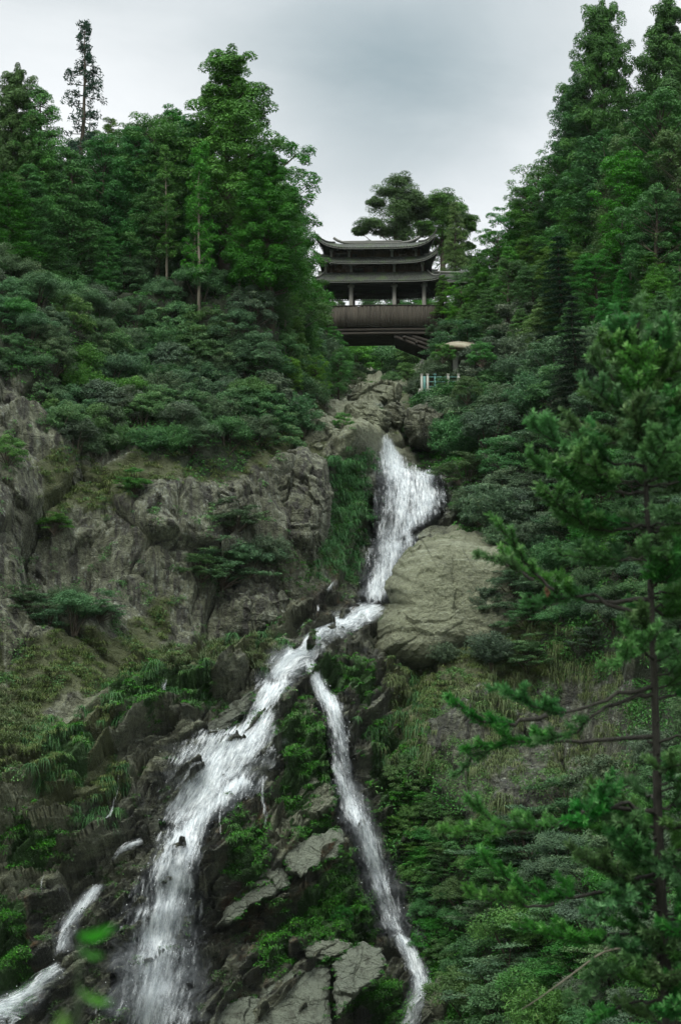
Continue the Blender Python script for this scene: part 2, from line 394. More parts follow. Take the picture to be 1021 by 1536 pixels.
m_wet_dark = np.clip(m_wet_dark - .35 * m_tan + .55 * gr(CLIFF_RIGHT), 0, 1)  # wet rock by the water; the right cliff is simply darkened through it

# rock relief: leaning blocks, in metres, towards the open side
nrm = np.array([0.0, -0.86, 0.5])
ca, sa = math.cos(math.radians(38)), math.sin(math.radians(38))
wx = X + .8 * fbm(X / 5, Z / 5, Y / 5, 21, 3); wz = Z + .8 * fbm(X / 5, Z / 5, Y / 5, 22, 3)
a1 = wx * ca + wz * sa; b1 = -wx * sa + wz * ca          # along and across the tilted beds
h_big = fbm(X / 11, Z / 11, Y / 11, 31, 3) * 2.6
f1, e1 = facets(a1 / 6.5, b1 / 2.6, 41, 1.0)
f2, e2 = facets(a1 / 2.4 + 7, b1 / .85, 42, 1.2)
f3, e3 = facets(a1 / .9 + 3, b1 / .32, 43, 1.2)
g1, q1 = facets((wx * .9 - wz * .42) / 5.2, (wz * .9 + wx * .42) / 8.5, 51, 1.0)
g2, q2 = facets(wx / 1.6, wz / 2.1, 52, 1.2)
g3, q3 = facets(wx / .55, wz / .8, 53, 1.2)
fine = fbm(X / 1.2, Z / 1.2, Y / 1.2, 61, 4, .55) * .35
bq = b1 / 1.55 + .35 * f1; bq2 = b1 / .55 + .5 * f2
beds_ = .75 * (1 - (bq - np.floor(bq))) ** 1.6 + .28 * (1 - (bq2 - np.floor(bq2))) ** 1.5
low = 1.6 * f1 + 1.0 * f2 + .42 * f3 + 1.25 * beds_ - .35 * np.exp(-(e1 / .05) ** 2) - .18 * np.exp(-(e2 / .07) ** 2)
clf = 2.5 * g1 + .50 * g2 + .13 * g3 - .5 * np.exp(-(q1 / .035) ** 2) - .10 * np.exp(-(q2 / .07) ** 2)
smooth_z = blur((m_grass > .3).astype(float), 6)
WL = m_low; relief = WL * low + (1 - WL) * clf * (.55 + .45 * m_cliff) * (1 - .5 * smooth_z)
fade = sstep(RIDGE_V[0], 1, 0) if False else 1.0
DISP = h_big * (1 - .6 * WL) + relief + fine
P = B0 + DISP[..., None] * nrm
# rows behind the crest, falling away to the far side
back = [P[0] + np.array([0, 12.0 * k, -1.2 * k * k]) + np.stack([0 * cols, 0 * cols, 2 * fbm(cols / 90, k * 1.0, 0, 77, 2)], -1) for k in range(9, 0, -1)]
PA = np.concatenate([np.stack(back), P], 0)
nr, nc = PA.shape[:2]
ii = np.arange(nr - 1)[:, None] * nc + np.arange(nc - 1)[None]
fa = np.stack([ii, ii + nc, ii + nc + 1, ii + 1], -1).reshape(-1, 4)
def padm(a, v=0.0): return np.concatenate([np.full((9, nc), v), a], 0).ravel()
attrs = {'cliff': padm(m_cliff), 'tan': padm(m_tan), 'slab': padm(U * 0), 'rust': padm(m_rust), 'wet': padm(m_wet_dark), 'lichen': padm(m_lich),
         'grass': padm(m_grass), 'moss': padm(m_moss), 'veg': padm(m_veg, 1.0)}
me = np_mesh('hillside', PA.reshape(-1, 3), fa, attrs, smooth=False)
hill = link('hillside', me, M['rock']); tag(hill, kind='structure')

PS = np.stack([blur(P[..., k], 8, 2) for k in range(3)], -1)
def surf(u, v, smooth=False):
    """point of the ground seen at a place of the photograph"""
    A = PS if smooth else P
    u = np.asarray(u, float); v = np.asarray(v, float)
    r = ridge(u); s = np.clip((v - r) / (VB - r), 0, 1)
    fi = np.interp(s, srow, np.arange(len(srow))); fj = np.interp(u, cols, np.arange(len(cols)))
    i0 = np.clip(np.floor(fi).astype(int), 0, len(srow) - 2); j0 = np.clip(np.floor(fj).astype(int), 0, len(cols) - 2)
    a = (fi - i0)[..., None]; b = (fj - j0)[..., None]
    return (A[i0, j0] * (1 - a) * (1 - b) + A[i0 + 1, j0] * a * (1 - b) + A[i0, j0 + 1] * (1 - a) * b + A[i0 + 1, j0 + 1] * a * b)

# wide ground under everything, and the near slope the viewer stands on
t = NT('valley_ground')
t.m = t.out(t.pbsdf(Base_Color=t.mix(t.noise(t.pos(), .15, 6, .65), (.018, .034, .012), (.07, .09, .035)), Roughness=.9))
g = np.linspace(-1, 1, 61); gx, gy = np.meshgrid(np.sign(g) * np.abs(g) ** 2.2 * 2500, np.sign(g) * np.abs(g) ** 2.2 * 2500 )
gz = -24 + 1.2 * fbm(gx / 40, gy / 40, 0, 3, 3)
i_ = np.arange(60)[:, None] * 61 + np.arange(60)[None]
o = link('ground', np_mesh('ground', np.stack([gx, gy, gz], -1).reshape(-1, 3), np.stack([i_, i_ + 1, i_ + 62, i_ + 61], -1).reshape(-1, 4), smooth=True), t.m); tag(o, kind='structure')
gx, gy = np.meshgrid(np.linspace(-14, 18, 81), np.linspace(-14, 22, 91))
gz = -2.7 - .045 * np.maximum(gy, 0) ** 1.55 + .18 * fbm(gx / 2.2, gy / 2.2, 0, 8, 4) - 20 * sstep(13, 18, np.hypot(gx - 1, gy - 1)) 
i_ = np.arange(90)[:, None] * 81 + np.arange(80)[None]
near_ground = link('near_ground', np_mesh('near_ground', np.stack([gx, gy, gz], -1).reshape(-1, 3), np.stack([i_, i_ + 1, i_ + 82, i_ + 81], -1).reshape(-1, 4), smooth=True), t.m); tag(near_ground, kind='structure')
# ------------------------------------------------------------------ rocks standing out of the slope
SLABS = []
def rock(label, outline, d0, thick, seed, gu=0.0, gv=0.0, p=5, masks=(), fac=(1.6, 2.2, .35), beds=0, back=3.0, name='boulder', cat='boulder', grv=1.0, group=None, nth=240, nt_=100):
    o = np.array(outline, float); cen = o.mean(0)
    cl = np.vstack([o, o[:1]]); seg = np.linalg.norm(np.diff(cl, axis=0), axis=1); L = np.r_[0, np.cumsum(seg)]
    s = np.linspace(0, L[-1], nth, endpoint=False)
    ring = np.stack([np.interp(s, L, cl[:, 0]), np.interp(s, L, cl[:, 1])], -1)
    ring += 4.5 * np.stack([fbm(s / 16, seed * 1.3, 0, 1, 4, .65), fbm(s / 16, seed * 2.7, 5, 2, 4, .65)], -1)
    if name == 'rock_slab': SLABS.append((ring, d0, gu, gv, cen, thick))
    T = np.linspace(0, 1, nt_) ** .8
    uv = cen + (ring - cen)[None] * T[1:, None, None]
    dep = d0 + gu * (uv[..., 0] - cen[0]) + gv * (uv[..., 1] - cen[1]) + thick * (T[1:, None] ** p)
    Q = at(uv[..., 0], uv[..., 1], dep)
    c0 = at(cen[0], cen[1], d0)
    X_, Z_, Y_ = Q[..., 0], Q[..., 2], Q[..., 1]
    wx_ = X_ + .5 * fbm(X_ / 2, Z_ / 2, Y_ / 2, seed + 1, 3); wz_ = Z_ + .5 * fbm(X_ / 2, Z_ / 2, Y_ / 2, seed + 2, 3)
    if beds:
        aa = wx_ * ca + wz_ * sa; bb = -wx_ * sa + wz_ * ca
    else: aa, bb = wx_, wz_
    q1_, e1_ = facets(aa / fac[0], bb / (fac[1]), seed, 1.1); q2_, e2_ = facets(aa / (fac[0] * .33), bb / (fac[1] * .22), seed + 5, 1.1)
    dsp = fac[2] * (q1_ + .5 * q2_ - .2 * grv * np.exp(-(e2_ / .05) ** 2) - .35 * grv * np.exp(-(e1_ / .03) ** 2)) + (.03 + .22 * fac[2]) * fbm(X_ / .8, Z_ / .5, Y_ / .8, seed + 9, 5, .6)
    Q = Q + (dsp * (1 - T[1:, None] ** 12 * .5))[..., None] * nrm
    rim = Q[-1]; cb = c0 + np.array([0, thick + back, 0])
    backr = [rim * (1 - k) + (cb + np.array([0, 0, 0])) * k + np.array([0, back * math.sin(k * PI / 2), 0]) * (1 - k) for k in (.15, .5, .85)]
    co = np.concatenate([c0[None] + nrm * .0, Q.reshape(-1, 3), np.concatenate(backr), cb[None] + np.array([[0, .2, 0]])])
    m = nt_ - 1 + 3
    i = np.arange(m - 1)[:, None] * nth + 1; j = np.arange(nth)[None]; j2 = (j + 1) % nth
    fa = np.stack([i + j, i + nth + j, i + nth + j2, i + j2], -1).reshape(-1, 4)
    tri = np.stack([np.zeros(nth, int), np.arange(nth) + 1, (np.arange(nth) + 1) % nth + 1], -1)
    tri2 = np.stack([np.full(nth, len(co) - 1), 1 + (m - 1) * nth + (np.arange(nth) + 1) % nth, 1 + (m - 1) * nth + np.arange(nth)], -1)
    at_ = {k: np.full(len(co), dict(masks).get(k, 0.0)) for k in MASKS}
    # mosses grow along the rim of the block
    tt = np.r_[0, np.repeat(T[1:], nth), np.ones(3 * nth + 1)]
    if 'rimmoss' in dict(masks): at_['moss'] = np.clip((tt - .82) * 6, 0, 1) * dict(masks)['rimmoss']
    if 'rimgrass' in dict(masks): at_['grass'] = np.clip((tt - .75) * 5, 0, 1) * dict(masks)['rimgrass']
    org = c0.copy()
    ob = link(name, np_mesh(name, co - org, [fa, tri, tri2], at_), M['rock']); ob.location = org
    return tag(ob, label, cat, group)

CL = (('cliff', 1), ('lichen', 1)); TAN = (('tan', .55), ('lichen', .3), ('rimmoss', .4)); SLB = (('slab', 1), ('lichen', .1))
rock('huge olive tan boulder beside the right edge of the upper falls', [(562, 985), (566, 935), (588, 905), (575, 880), (590, 848), (612, 820), (640, 806), (690, 795), (760, 800), (815, 812), (835, 850), (830, 900), (820, 950), (790, 1000), (745, 1005), (700, 990), (660, 1000), (636, 1014), (600, 1003)], 102.0, 4.0, 301, gv=-.022, gu=.008, p=6, masks=(('tan', .95), ('lichen', .30), ('rimgrass', .45), ('rimmoss', .35), ('cliff', .55)), fac=(6.5, 4.2, .42), back=6, grv=.25)
rock('flat topped mossy rock between the boulder and the stream fork', [(470, 985), (500, 952), (530, 945), (558, 962), (566, 990), (555, 1020), (520, 1030), (495, 1010)], 101, 2, 302, gv=-.03, masks=(('wet', .7), ('tan', .5), ('rimmoss', .5)), fac=(1.6, 1, .4), beds=1)
rock('smooth tan slab jutting over the mossy wall beside the right cascade', [(420, 1280), (440, 1266), (475, 1250), (512, 1240), (516, 1262), (512, 1284), (482, 1297), (450, 1318), (430, 1306)], 88.8, .5, 303, gv=-.035, p=14, masks=(('slab', .9), ('tan', .25)), fac=(3, 3, .12), back=2, name='rock_slab', cat='rock slab')
rock('long tilted grey slab under the white trickle, pointing down left', [(322, 1392), (340, 1362), (372, 1335), (398, 1300), (416, 1280), (428, 1300), (436, 1330), (408, 1346), (372, 1362), (345, 1388)], 87.2, .6, 304, gv=-.03, p=12, masks=(('slab', .9), ('wet', .15)), fac=(3, 2, .18), back=2, name='rock_slab', cat='rock slab', beds=1)
rock('biggest smooth grey slab at the foot of the mossy wall', [(295, 1560), (330, 1510), (362, 1496), (388, 1500), (392, 1478), (420, 1464), (450, 1446), (490, 1442), (497, 1470), (494, 1500), (500, 1530), (490, 1570), (400, 1600), (320, 1600)], 83.6, .5, 305, gv=-.03, p=16, masks=(('slab', 1),), fac=(3.5, 3, .14), back=2, name='rock_slab', cat='rock slab')
rock('grey slab with a dark split edge right of the biggest slab', [(499, 1446), (520, 1426), (545, 1412), (572, 1424), (582, 1448), (566, 1470), (535, 1492), (505, 1526), (500, 1500), (502, 1470)], 83.9, .5, 306, gv=-.03, gu=.004, p=14, masks=(('slab', .95), ('rimmoss', .3)), fac=(2.6, 2.5, .14), back=2, name='rock_slab', cat='rock slab')
rock('small pale slab capping the moss above the biggest slab', [(452, 1425), (470, 1412), (500, 1408), (528, 1415), (520, 1432), (480, 1440), (460, 1438)], 86, .4, 307, gv=-.03, p=10, masks=(('slab', .8), ('tan', .3)), fac=(2, 1.5, .15), back=1.5, name='rock_slab', cat='rock slab')
rock('domed lichen spotted rock under the big cliff bush', [(300, 965), (308, 905), (335, 870), (370, 855), (405, 862), (432, 885), (440, 930), (415, 962), (370, 985), (330, 990)], 101.2, 3.4, 308, gv=-.02, p=3, masks=CL, fac=(2.4, 2.4, .5))
rock('square pale block wedged beside the dark cleft on the left cliff', [(150, 780), (172, 762), (205, 768), (218, 795), (215, 830), (180, 842), (158, 822)], 102.5, 2.2, 309, gv=-.02, p=5, masks=CL, fac=(1.8, 2.2, .4))
rock('tall wedge shaped block with a pale left face on the left cliff', [(222, 770), (250, 752), (300, 742), (340, 722), (372, 720), (380, 760), (340, 790), (295, 812), (265, 832), (240, 822)], 103.5, 3.0, 310, gv=-.02, p=5, masks=CL, fac=(3.2, 2.6, .6))
rock('grey cliff block with a diagonal crack below the grassy ledge', [(392, 725), (420, 690), (452, 672), (488, 690), (500, 740), (492, 800), (478, 860), (445, 880), (420, 850), (400, 800)], 106.2, 3.2, 311, gv=-.02, p=4, masks=CL, fac=(2.6, 3.4, .7))
rock('broad sloping boulder at the lip left of the falls', [(430, 650), (448, 622), (470, 610), (500, 628), (530, 655), (548, 690), (540, 722), (500, 726), (470, 700), (440, 690)], 114, 2.5, 312, gv=-.02, p=4, masks=(('cliff', .8), ('lichen', .7), ('tan', .5)), fac=(3, 3, .5))
rock('yellowish boulder directly above the first drop', [(512, 625), (520, 605), (545, 600), (572, 610), (590, 622), (584, 640), (572, 652), (545, 668), (522, 660)], 121, 2.4, 313, gv=-.03, p=4, masks=TAN, fac=(2, 1.6, .45))
rock('square topped boulder at the head of the stream', [(520, 590), (535, 578), (560, 575), (595, 574), (604, 586), (598, 604), (570, 610), (552, 596), (548, 612), (524, 610)], 129, 2.4, 314, gv=-.03, p=5, masks=(('tan', .8), ('lichen', .3), ('rimmoss', .4)), fac=(2, 1.6, .4))
rock('small white topped stone in the gap between the upper boulders', [(548, 622), (556, 608), (574, 604), (580, 618), (566, 632)], 124.5, 1, 315, p=4, masks=(('slab', 1), ('tan', .4)), fac=(1.3, 1.3, .25))
rock('dark grey boulder leaning right above the first drop', [(574, 612), (598, 602), (612, 622), (604, 650), (588, 645), (580, 632)], 124, 2, 316, gv=-.03, p=4, masks=(('lichen', .4),), fac=(1.6, 1.3, .4))
rock('shadowed brown rock in the undergrowth right of the lip', [(606, 640), (612, 610), (640, 600), (668, 622), (672, 664), (645, 682), (614, 668)], 121, 2.4, 317, p=4, masks=(('cliff', .6),), fac=(1.8, 1.8, .45))
rock('pale lichen covered buttress at the left picture edge above the grass', [(-60, 700), (-50, 560), (0, 548), (40, 580), (48, 640), (30, 690), (0, 712)], 102.5, 2.5, 318, gv=-.02, p=4, masks=CL, fac=(2, 4, .6), back=5)
rock('grey pillar of rock beside the hanging bush on the left', [(72, 700), (82, 672), (112, 668), (128, 700), (126, 760), (96, 752), (80, 740)], 103, 2.2, 319, gv=-.02, p=4, masks=CL, fac=(1.0, 2.8, .5))
rock('low wet boulder under the right cascade at the bottom edge', [(630, 1536), (640, 1480), (662, 1460), (684, 1480), (680, 1530), (660, 1570)], 84, 1.6, 320, p=4, masks=(('tan', .5), ('wet', .4), ('rimmoss', .5)), fac=(1.2, 1.2, .3))
rock('dark stepped outcrop between the white sheet and the mossy wall', [(300, 1240), (318, 1222), (352, 1210), (390, 1190), (402, 1215), (396, 1250), (360, 1262), (330, 1290), (306, 1290)], 88.6, 1.6, 321, gv=-.03, p=5, masks=(('wet', .8), ('tan', .3)), fac=(1.8, .8, .4), beds=1)
rock('wet ledge the lowest left cascade slides along', [(-30, 1530), (40, 1490), (110, 1440), (160, 1430), (150, 1480), (90, 1520), (40, 1570), (-20, 1580)], 80.5, 1.6, 322, gv=-.03, p=6, masks=(('wet', 1),), fac=(2.2, .8, .35), beds=1)
rock('rounded tan outcrop with rust stains above the thin left cascade', [(150, 1330), (160, 1292), (200, 1268), (240, 1255), (262, 1275), (240, 1310), (225, 1370), (190, 1400), (160, 1380)], 86.2, 2.2, 323, gv=-.02, p=4, masks=(('wet', .6), ('tan', .5), ('rust', .4)), fac=(1.8, 1.1, .45), beds=1)
rock('long wet grey slab sloping beside the left edge of the white sheet', [(196, 1172), (240, 1140), (300, 1098), (352, 1052), (384, 1034), (376, 1062), (340, 1100), (300, 1128), (262, 1156), (232, 1188), (206, 1200)], 91.5, .8, 331, gv=-.035, p=10, masks=(('slab', .7), ('wet', .45), ('rimmoss', .2)), fac=(3, 1.6, .25), back=2, name='rock_slab', cat='rock slab', beds=1)
rock('tan ledge between the two streams with moss on its crown', [(392, 1236), (404, 1190), (432, 1164), (470, 1160), (502, 1180), (506, 1208), (470, 1236), (428, 1262)], 91.0, 1.0, 332, gv=-.03, p=7, masks=(('slab', .3), ('tan', .7), ('rimmoss', .6)), fac=(2, .9, .35), back=2, name='rock_slab', cat='rock slab', beds=1)
rock('small tan ledge high in the fork of the streams', [(396, 1140), (412, 1100), (440, 1062), (470, 1048), (478, 1072), (452, 1110), (430, 1150), (410, 1168)], 94.2, 1.0, 333, gv=-.03, p=7, masks=(('tan', .6), ('wet', .3), ('rimmoss', .7)), fac=(1.6, .8, .35), back=2, name='rock_slab', cat='rock slab', beds=1)
rock('dark glistening slab under the trickles left of the main fall', [(150, 1262), (176, 1212), (214, 1178), (250, 1170), (262, 1196), (248, 1236), (206, 1262), (168, 1284)], 88.6, 1.0, 334, gv=-.03, p=8, masks=(('slab', .4), ('wet', .8)), fac=(2.2, 1.0, .35), back=2, name='rock_slab', cat='rock slab', beds=1)
rock('brown mossy ledge at the lower left under the hanging grass', [(-20, 1300), (30, 1262), (90, 1226), (130, 1216), (138, 1240), (90, 1276), (30, 1310), (-20, 1340)], 84.5, 1.2, 335, gv=-.03, p=6, masks=(('tan', .6), ('rimmoss', .4)), fac=(2.4, .9, .4), back=2, name='rock_slab', cat='rock slab', beds=1)
# ------------------------------------------------------------------ falling water
def water_mat(name, dens, lace, soft=False, col=(.84, .88, .89)):
    t = NT(name)
    wt, ws, we, wd = t.attr('wt'), t.attr('ws'), t.attr('we'), t.attr('wd')
    sd_ = t.attr('seed')
    v1 = t.n('ShaderNodeCombineXYZ', i={0: t.math('MULTIPLY', wt, 3.4), 1: t.math('MULTIPLY', ws, .42), 2: sd_}).outputs[0]
    v2 = t.n('ShaderNodeCombineXYZ', i={0: t.math('MULTIPLY', wt, 9.5), 1: t.math('MULTIPLY', ws, 1.7), 2: sd_}).outputs[0]
    v3 = t.n('ShaderNodeCombineXYZ', i={0: t.math('MULTIPLY', wt, 1.2), 1: t.math('MULTIPLY', ws, .34), 2: sd_}).outputs[0]
    n1 = t.noise(v1, 1.0, 4, .62, .12); n2 = t.noise(v2, 1.0, 4, .7, .08); n3 = t.noise(v3, 1.0, 3, .55, .25)
    s = t.math('ADD', t.math('ADD', t.math('MULTIPLY', n1, .50), t.math('MULTIPLY', n2, lace)), t.math('MULTIPLY', n3, .5))
    s = t.math('MULTIPLY', t.math('SUBTRACT', s, (.5 + lace + .5) * .5), 1.5)                      # centred on zero
    edge = t.math('MULTIPLY', t.math('SUBTRACT', 1.0, t.ramp(we, 0, .9)), .36)
    if soft:
        a = t.math('MULTIPLY', t.ramp(t.math('SUBTRACT', t.math('ADD', s, t.math('SUBTRACT', wd, .5)), edge), -.25, .45), t.math('MULTIPLY', t.ramp(we, 0, .8), dens))
    else:
        a = t.ramp(t.math('ADD', t.math('SUBTRACT', s, edge), t.math('MULTIPLY', t.math('SUBTRACT', wd, .5), .5)), -.13, .32)
        v4 = t.n('ShaderNodeCombineXYZ', i={0: t.math('MULTIPLY', wt, 15.0), 1: t.math('MULTIPLY', ws, 8.0), 2: sd_}).outputs[0]
        a = t.math('MULTIPLY', a, t.ramp(t.noise(v4, 1.0, 3, .7), .28, .52, .60, .98))
    h = t.math('ADD', t.math('MULTIPLY', n1, 1.0), t.math('MULTIPLY', n2, .45))
    body = t.pbsdf(Base_Color=t.mix(t.ramp(n2, .35, .62), (col[0] * .62, col[1] * .68, col[2] * .72), col), Roughness=.45, Specular_IOR_Level=.4, Normal=t.bump(h, .4, .12))
    trl = t.n('ShaderNodeBsdfTranslucent', i={'Color': (*col, 1)}).outputs[0]
    body = t.n('ShaderNodeMixShader', i={0: .35, 1: body, 2: trl}).outputs[0]
    tr = t.n('ShaderNodeBsdfTransparent').outputs[0]
    return t.out(t.n('ShaderNodeMixShader', i={0: a, 1: tr, 2: body}).outputs[0])
M['water'] = water_mat('falling_water', .35, .55)
M['film_water'] = water_mat('water_film', .36, .3, soft=True, col=(.78, .84, .86))
M['veil'] = water_mat('water_veil', .24, .3, soft=True, col=(.80, .85, .87))
wet_t = NT('wet_film'); 
M['film'] = wet_t.out(wet_t.pbsdf(Base_Color=(.012, .014, .014, 1), Roughness=.12))

DROPS = []
def ribbon(name, rows, off=.35, layers=2, dens=.5, mat='water', seed=0, nx=26, step=4.0, drops=.8, ragged=.16, parent=None, dirn=None):
    """rows: (left u, left v, right u, right v[, density]) from the top of the fall to its foot"""
    R = np.array([r if len(r) == 5 else (*r, dens) for r in rows], float)
    mid = (R[:, :2] + R[:, 2:4]) / 2; L = np.r_[0, np.cumsum(np.linalg.norm(np.diff(mid, axis=0), axis=1))]
    n = max(6, int(L[-1] / step)); s = np.linspace(0, L[-1], n)
    def sm(y):   # smooth interpolation through the rows
        y_ = np.interp(s, L, y); k = max(1, int(9 / step)); 
        for _ in range(2):
            p = np.r_[np.full(k, y_[0]), y_, np.full(k, y_[-1])]; y_ = np.convolve(p, np.ones(2 * k + 1) / (2 * k + 1), 'valid')
        return y_
    G = [sm(R[:, k]) for k in range(5)]
    mb_co, mb_fa, A = [], [], {k: [] for k in ('wt', 'ws', 'we', 'wd', 'seed')}; base = 0
    for ly in range(layers):
        t_ = np.linspace(0, 1, nx)[None]
        e0 = ragged * fbm(s / 26, ly * 3.1, seed, 5, 3)[:, None]; e1_ = ragged * fbm(s / 26, ly * 3.1 + 9, seed, 6, 3)[:, None]
        tt = t_ * (1 + e1_ - e0) + e0
        u = G[0][:, None] * (1 - tt) + G[2][:, None] * tt; v = G[1][:, None] * (1 - tt) + G[3][:, None] * tt
        Q = surf(u, v, True)
        wid = np.linalg.norm(Q[:, -1] - Q[:, 0], axis=1)[:, None]
        dl = np.r_[0, np.cumsum(np.linalg.norm(np.diff(Q[:, nx // 2], axis=0), axis=1))][:, None]
        bulge = .14 * fbm(t_ * wid * 1.6 + seed, dl * .22, ly * 7.0, 11, 4)
        Q = Q + (off + .16 * ly + bulge + .18 * np.sin(t_ * PI))[..., None] * nrm
        mb_co.append(Q.reshape(-1, 3)); i = base + np.arange(n - 1)[:, None] * nx + np.arange(nx - 1)[None]
        mb_fa.append(np.stack([i, i + nx, i + nx + 1, i + 1], -1).reshape(-1, 4)); base += n * nx
        if dirn is None: A['wt'].append((t_ * wid + 3 * seed).ravel()); A['ws'].append(np.broadcast_to(dl, (n, nx)).ravel())
        else:
            dx_, dz_ = dirn; A['wt'].append((Q[..., 0] * -dz_ + Q[..., 2] * dx_ + 3 * seed).ravel()); A['ws'].append((Q[..., 0] * dx_ + Q[..., 2] * dz_).ravel() * 1.2)
        ends = np.minimum(np.linspace(0, 1, n), np.linspace(1, 0, n))[:, None] * n / 5
        A['we'].append(np.minimum(np.minimum(t_, 1 - t_) * 2, ends + 0 * t_).clip(0, 1).ravel())
        A['wd'].append(np.broadcast_to(G[4][:, None], (n, nx)).ravel()); A['seed'].append(np.full(n * nx, seed * 2.3 + ly * 5.7))
        if ly == layers - 1 and mat == 'water' and nx > 12: pass
        if mat == 'water' and drops:
            rg = RS(seed + ly); k = int(drops * .018 * n * nx * min(1.0, float(wid.mean())))
            idx = rg.randint(0, n * nx, k); DROPS.append(Q.reshape(-1, 3)[idx] + rg.normal(0, .10, (k, 3)) + nrm * .18)
    ob = link(name, np_mesh(name, np.concatenate(mb_co), np.concatenate(mb_fa), {k: np.concatenate(a) for k, a in A.items()}, smooth=True), M[mat], parent)
    if mat == 'water' and nx > 12:
        wr = [((r[0] + r[2]) / 2 - (r[2] - r[0]) * .60, (r[1] + r[3]) / 2 - (r[3] - r[1]) * .60, (r[0] + r[2]) / 2 + (r[2] - r[0]) * .60, (r[1] + r[3]) / 2 + (r[3] - r[1]) * .60, r[4]) for r in R]
        ribbon(name + '_veil', wr, off=off + .12, layers=1, mat='film_water', seed=seed + 60, nx=16, drops=0, dirn=dirn)
    return tag(ob, kind='structure') if parent is None else ob

def vert(pts, w=1.0):   # a fall given by its middle line and half width
    return [(u - h * w * 1.25 - 1.5, v, u + h * w * 1.25 + 1.5, v, d) for u, v, h, d in pts]

ribbon('waterfall_top', vert([(577, 648, 4, .8), (580, 662, 7, .8), (588, 672, 14, .8), (590, 690, 18, .75), (599, 706, 28, .7), (606, 728, 38, .6), (611, 752, 45, .54), (608, 778, 44, .48), (592, 800, 32, .6), (588, 820, 30, .7), (582, 840, 30, .6), (570, 870, 27, .55), (563, 895, 24, .5), (558, 915, 20, .45)]), seed=1, layers=3, off=.35, dirn=(-.04, -1))
ribbon('waterfall_side', vert([(628, 705, 16, .5), (638, 730, 18, .6), (642, 752, 18, .75), (643, 765, 22, .68), (632, 785, 28, .6), (612, 800, 26, .65), (600, 815, 14, .6)]), seed=2, layers=2, off=.5, dirn=(.06, -1))
ribbon('waterfall_rapids', [(562, 896, 584, 910, .85), (540, 904, 568, 934, .82), (510, 924, 542, 952, .82), (476, 948, 508, 976, .82), (446, 970, 482, 998, .8), (414, 986, 462, 1012, .75), (388, 1006, 450, 1022, .75),
    (378, 1030, 436, 1036, .6)], seed=3, layers=2, nx=26)
ribbon('waterfall_sheet', [(386, 1014, 448, 1022, .6), (376, 1035, 430, 1042, .75), (366, 1060, 418, 1072, .7), (345, 1085, 418, 1112, .75), (300, 1105, 412, 1150, .72), (262, 1130, 396, 1185, .66), (244, 1165, 368, 1215, .6), (234, 1200, 330, 1240, .5), (226, 1240, 306, 1262, .35)], seed=12, layers=3, nx=40, dirn=(-.46, -.89))
ribbon('waterfall_main', [(360, 1160, 400, 1180, .6), (312, 1196, 352, 1226, .78), (268, 1220, 318, 1244, .78), (240, 1248, 310, 1264, .7), (230, 1290, 306, 1300, .65), (218, 1320, 304, 1330, .62), (196, 1345, 304, 1360, .62), (184, 1380, 302, 1395, .58), (180, 1420, 302, 1430, .55), (172, 1460, 302, 1465, .52), (160, 1500, 302, 1505, .5), (148, 1560, 302, 1565, .48)], seed=4, layers=3, nx=40, off=.4, dirn=(-.16, -.99))
ribbon('waterfall_fork', vert([(462, 1002, 7, .75), (476, 1030, 8, .8), (488, 1052, 10, .7), (500, 1080, 13, .6), (508, 1110, 17, .5), (512, 1145, 17, .45), (512, 1175, 14, .5), (522, 1205, 16, .6), (532, 1240, 19, .6), (548, 1275, 21, .5), (562, 1310, 22, .42), (576, 1350, 22, .38), (588, 1390, 20, .36), (600, 1415, 16, .45)]), seed=5, layers=3, off=.6, nx=18, ragged=.16, dirn=(.24, -.97))
ribbon('cascade_foot', vert([(592, 1400, 9, .7), (606, 1425, 11, .75), (625, 1450, 12, .75), (630, 1475, 13, .7), (634, 1500, 15, .65), (620, 1525, 18, .7), (608, 1560, 20, .7)]), seed=6, layers=2, off=.4, nx=14)
ribbon('cascade_spring', vert([(150, 1318, 5, .8), (138, 1335, 12, .75), (125, 1355, 14, .65), (113, 1380, 14, .55), (105, 1405, 15, .5), (98, 1430, 15, .42), (92, 1460, 14, .35)]), seed=7, layers=2, off=.5, nx=14, dirn=(-.35, -.93))
ribbon('cascade_slide', [(98, 1462, 112, 1478, .6), (68, 1480, 92, 1500, .75), (38, 1497, 66, 1525, .75), (0, 1515, 40, 1545, .7), (-40, 1530, 10, 1580, .7)], seed=8, layers=2, off=.9, nx=18)
ribbon('cascade_lip', [(216, 1264, 222, 1272, .6), (198, 1270, 210, 1282, .8), (180, 1278, 190, 1288, .5), (160, 1300, 168, 1306, .3)], seed=9, layers=1, off=.75, nx=10)
ribbon('rapids_side', vert([(556, 912, 6, .6), (548, 930, 8, .6), (552, 945, 7, .5), (562, 962, 5, .5)]), seed=10, layers=1, nx=10, off=.8)
ribbon('rapids_split', [(487, 990, 489, 998, .7), (470, 996, 474, 1006, .7), (458, 1004, 462, 1014, .6)], seed=19, layers=1, nx=8, off=.4)
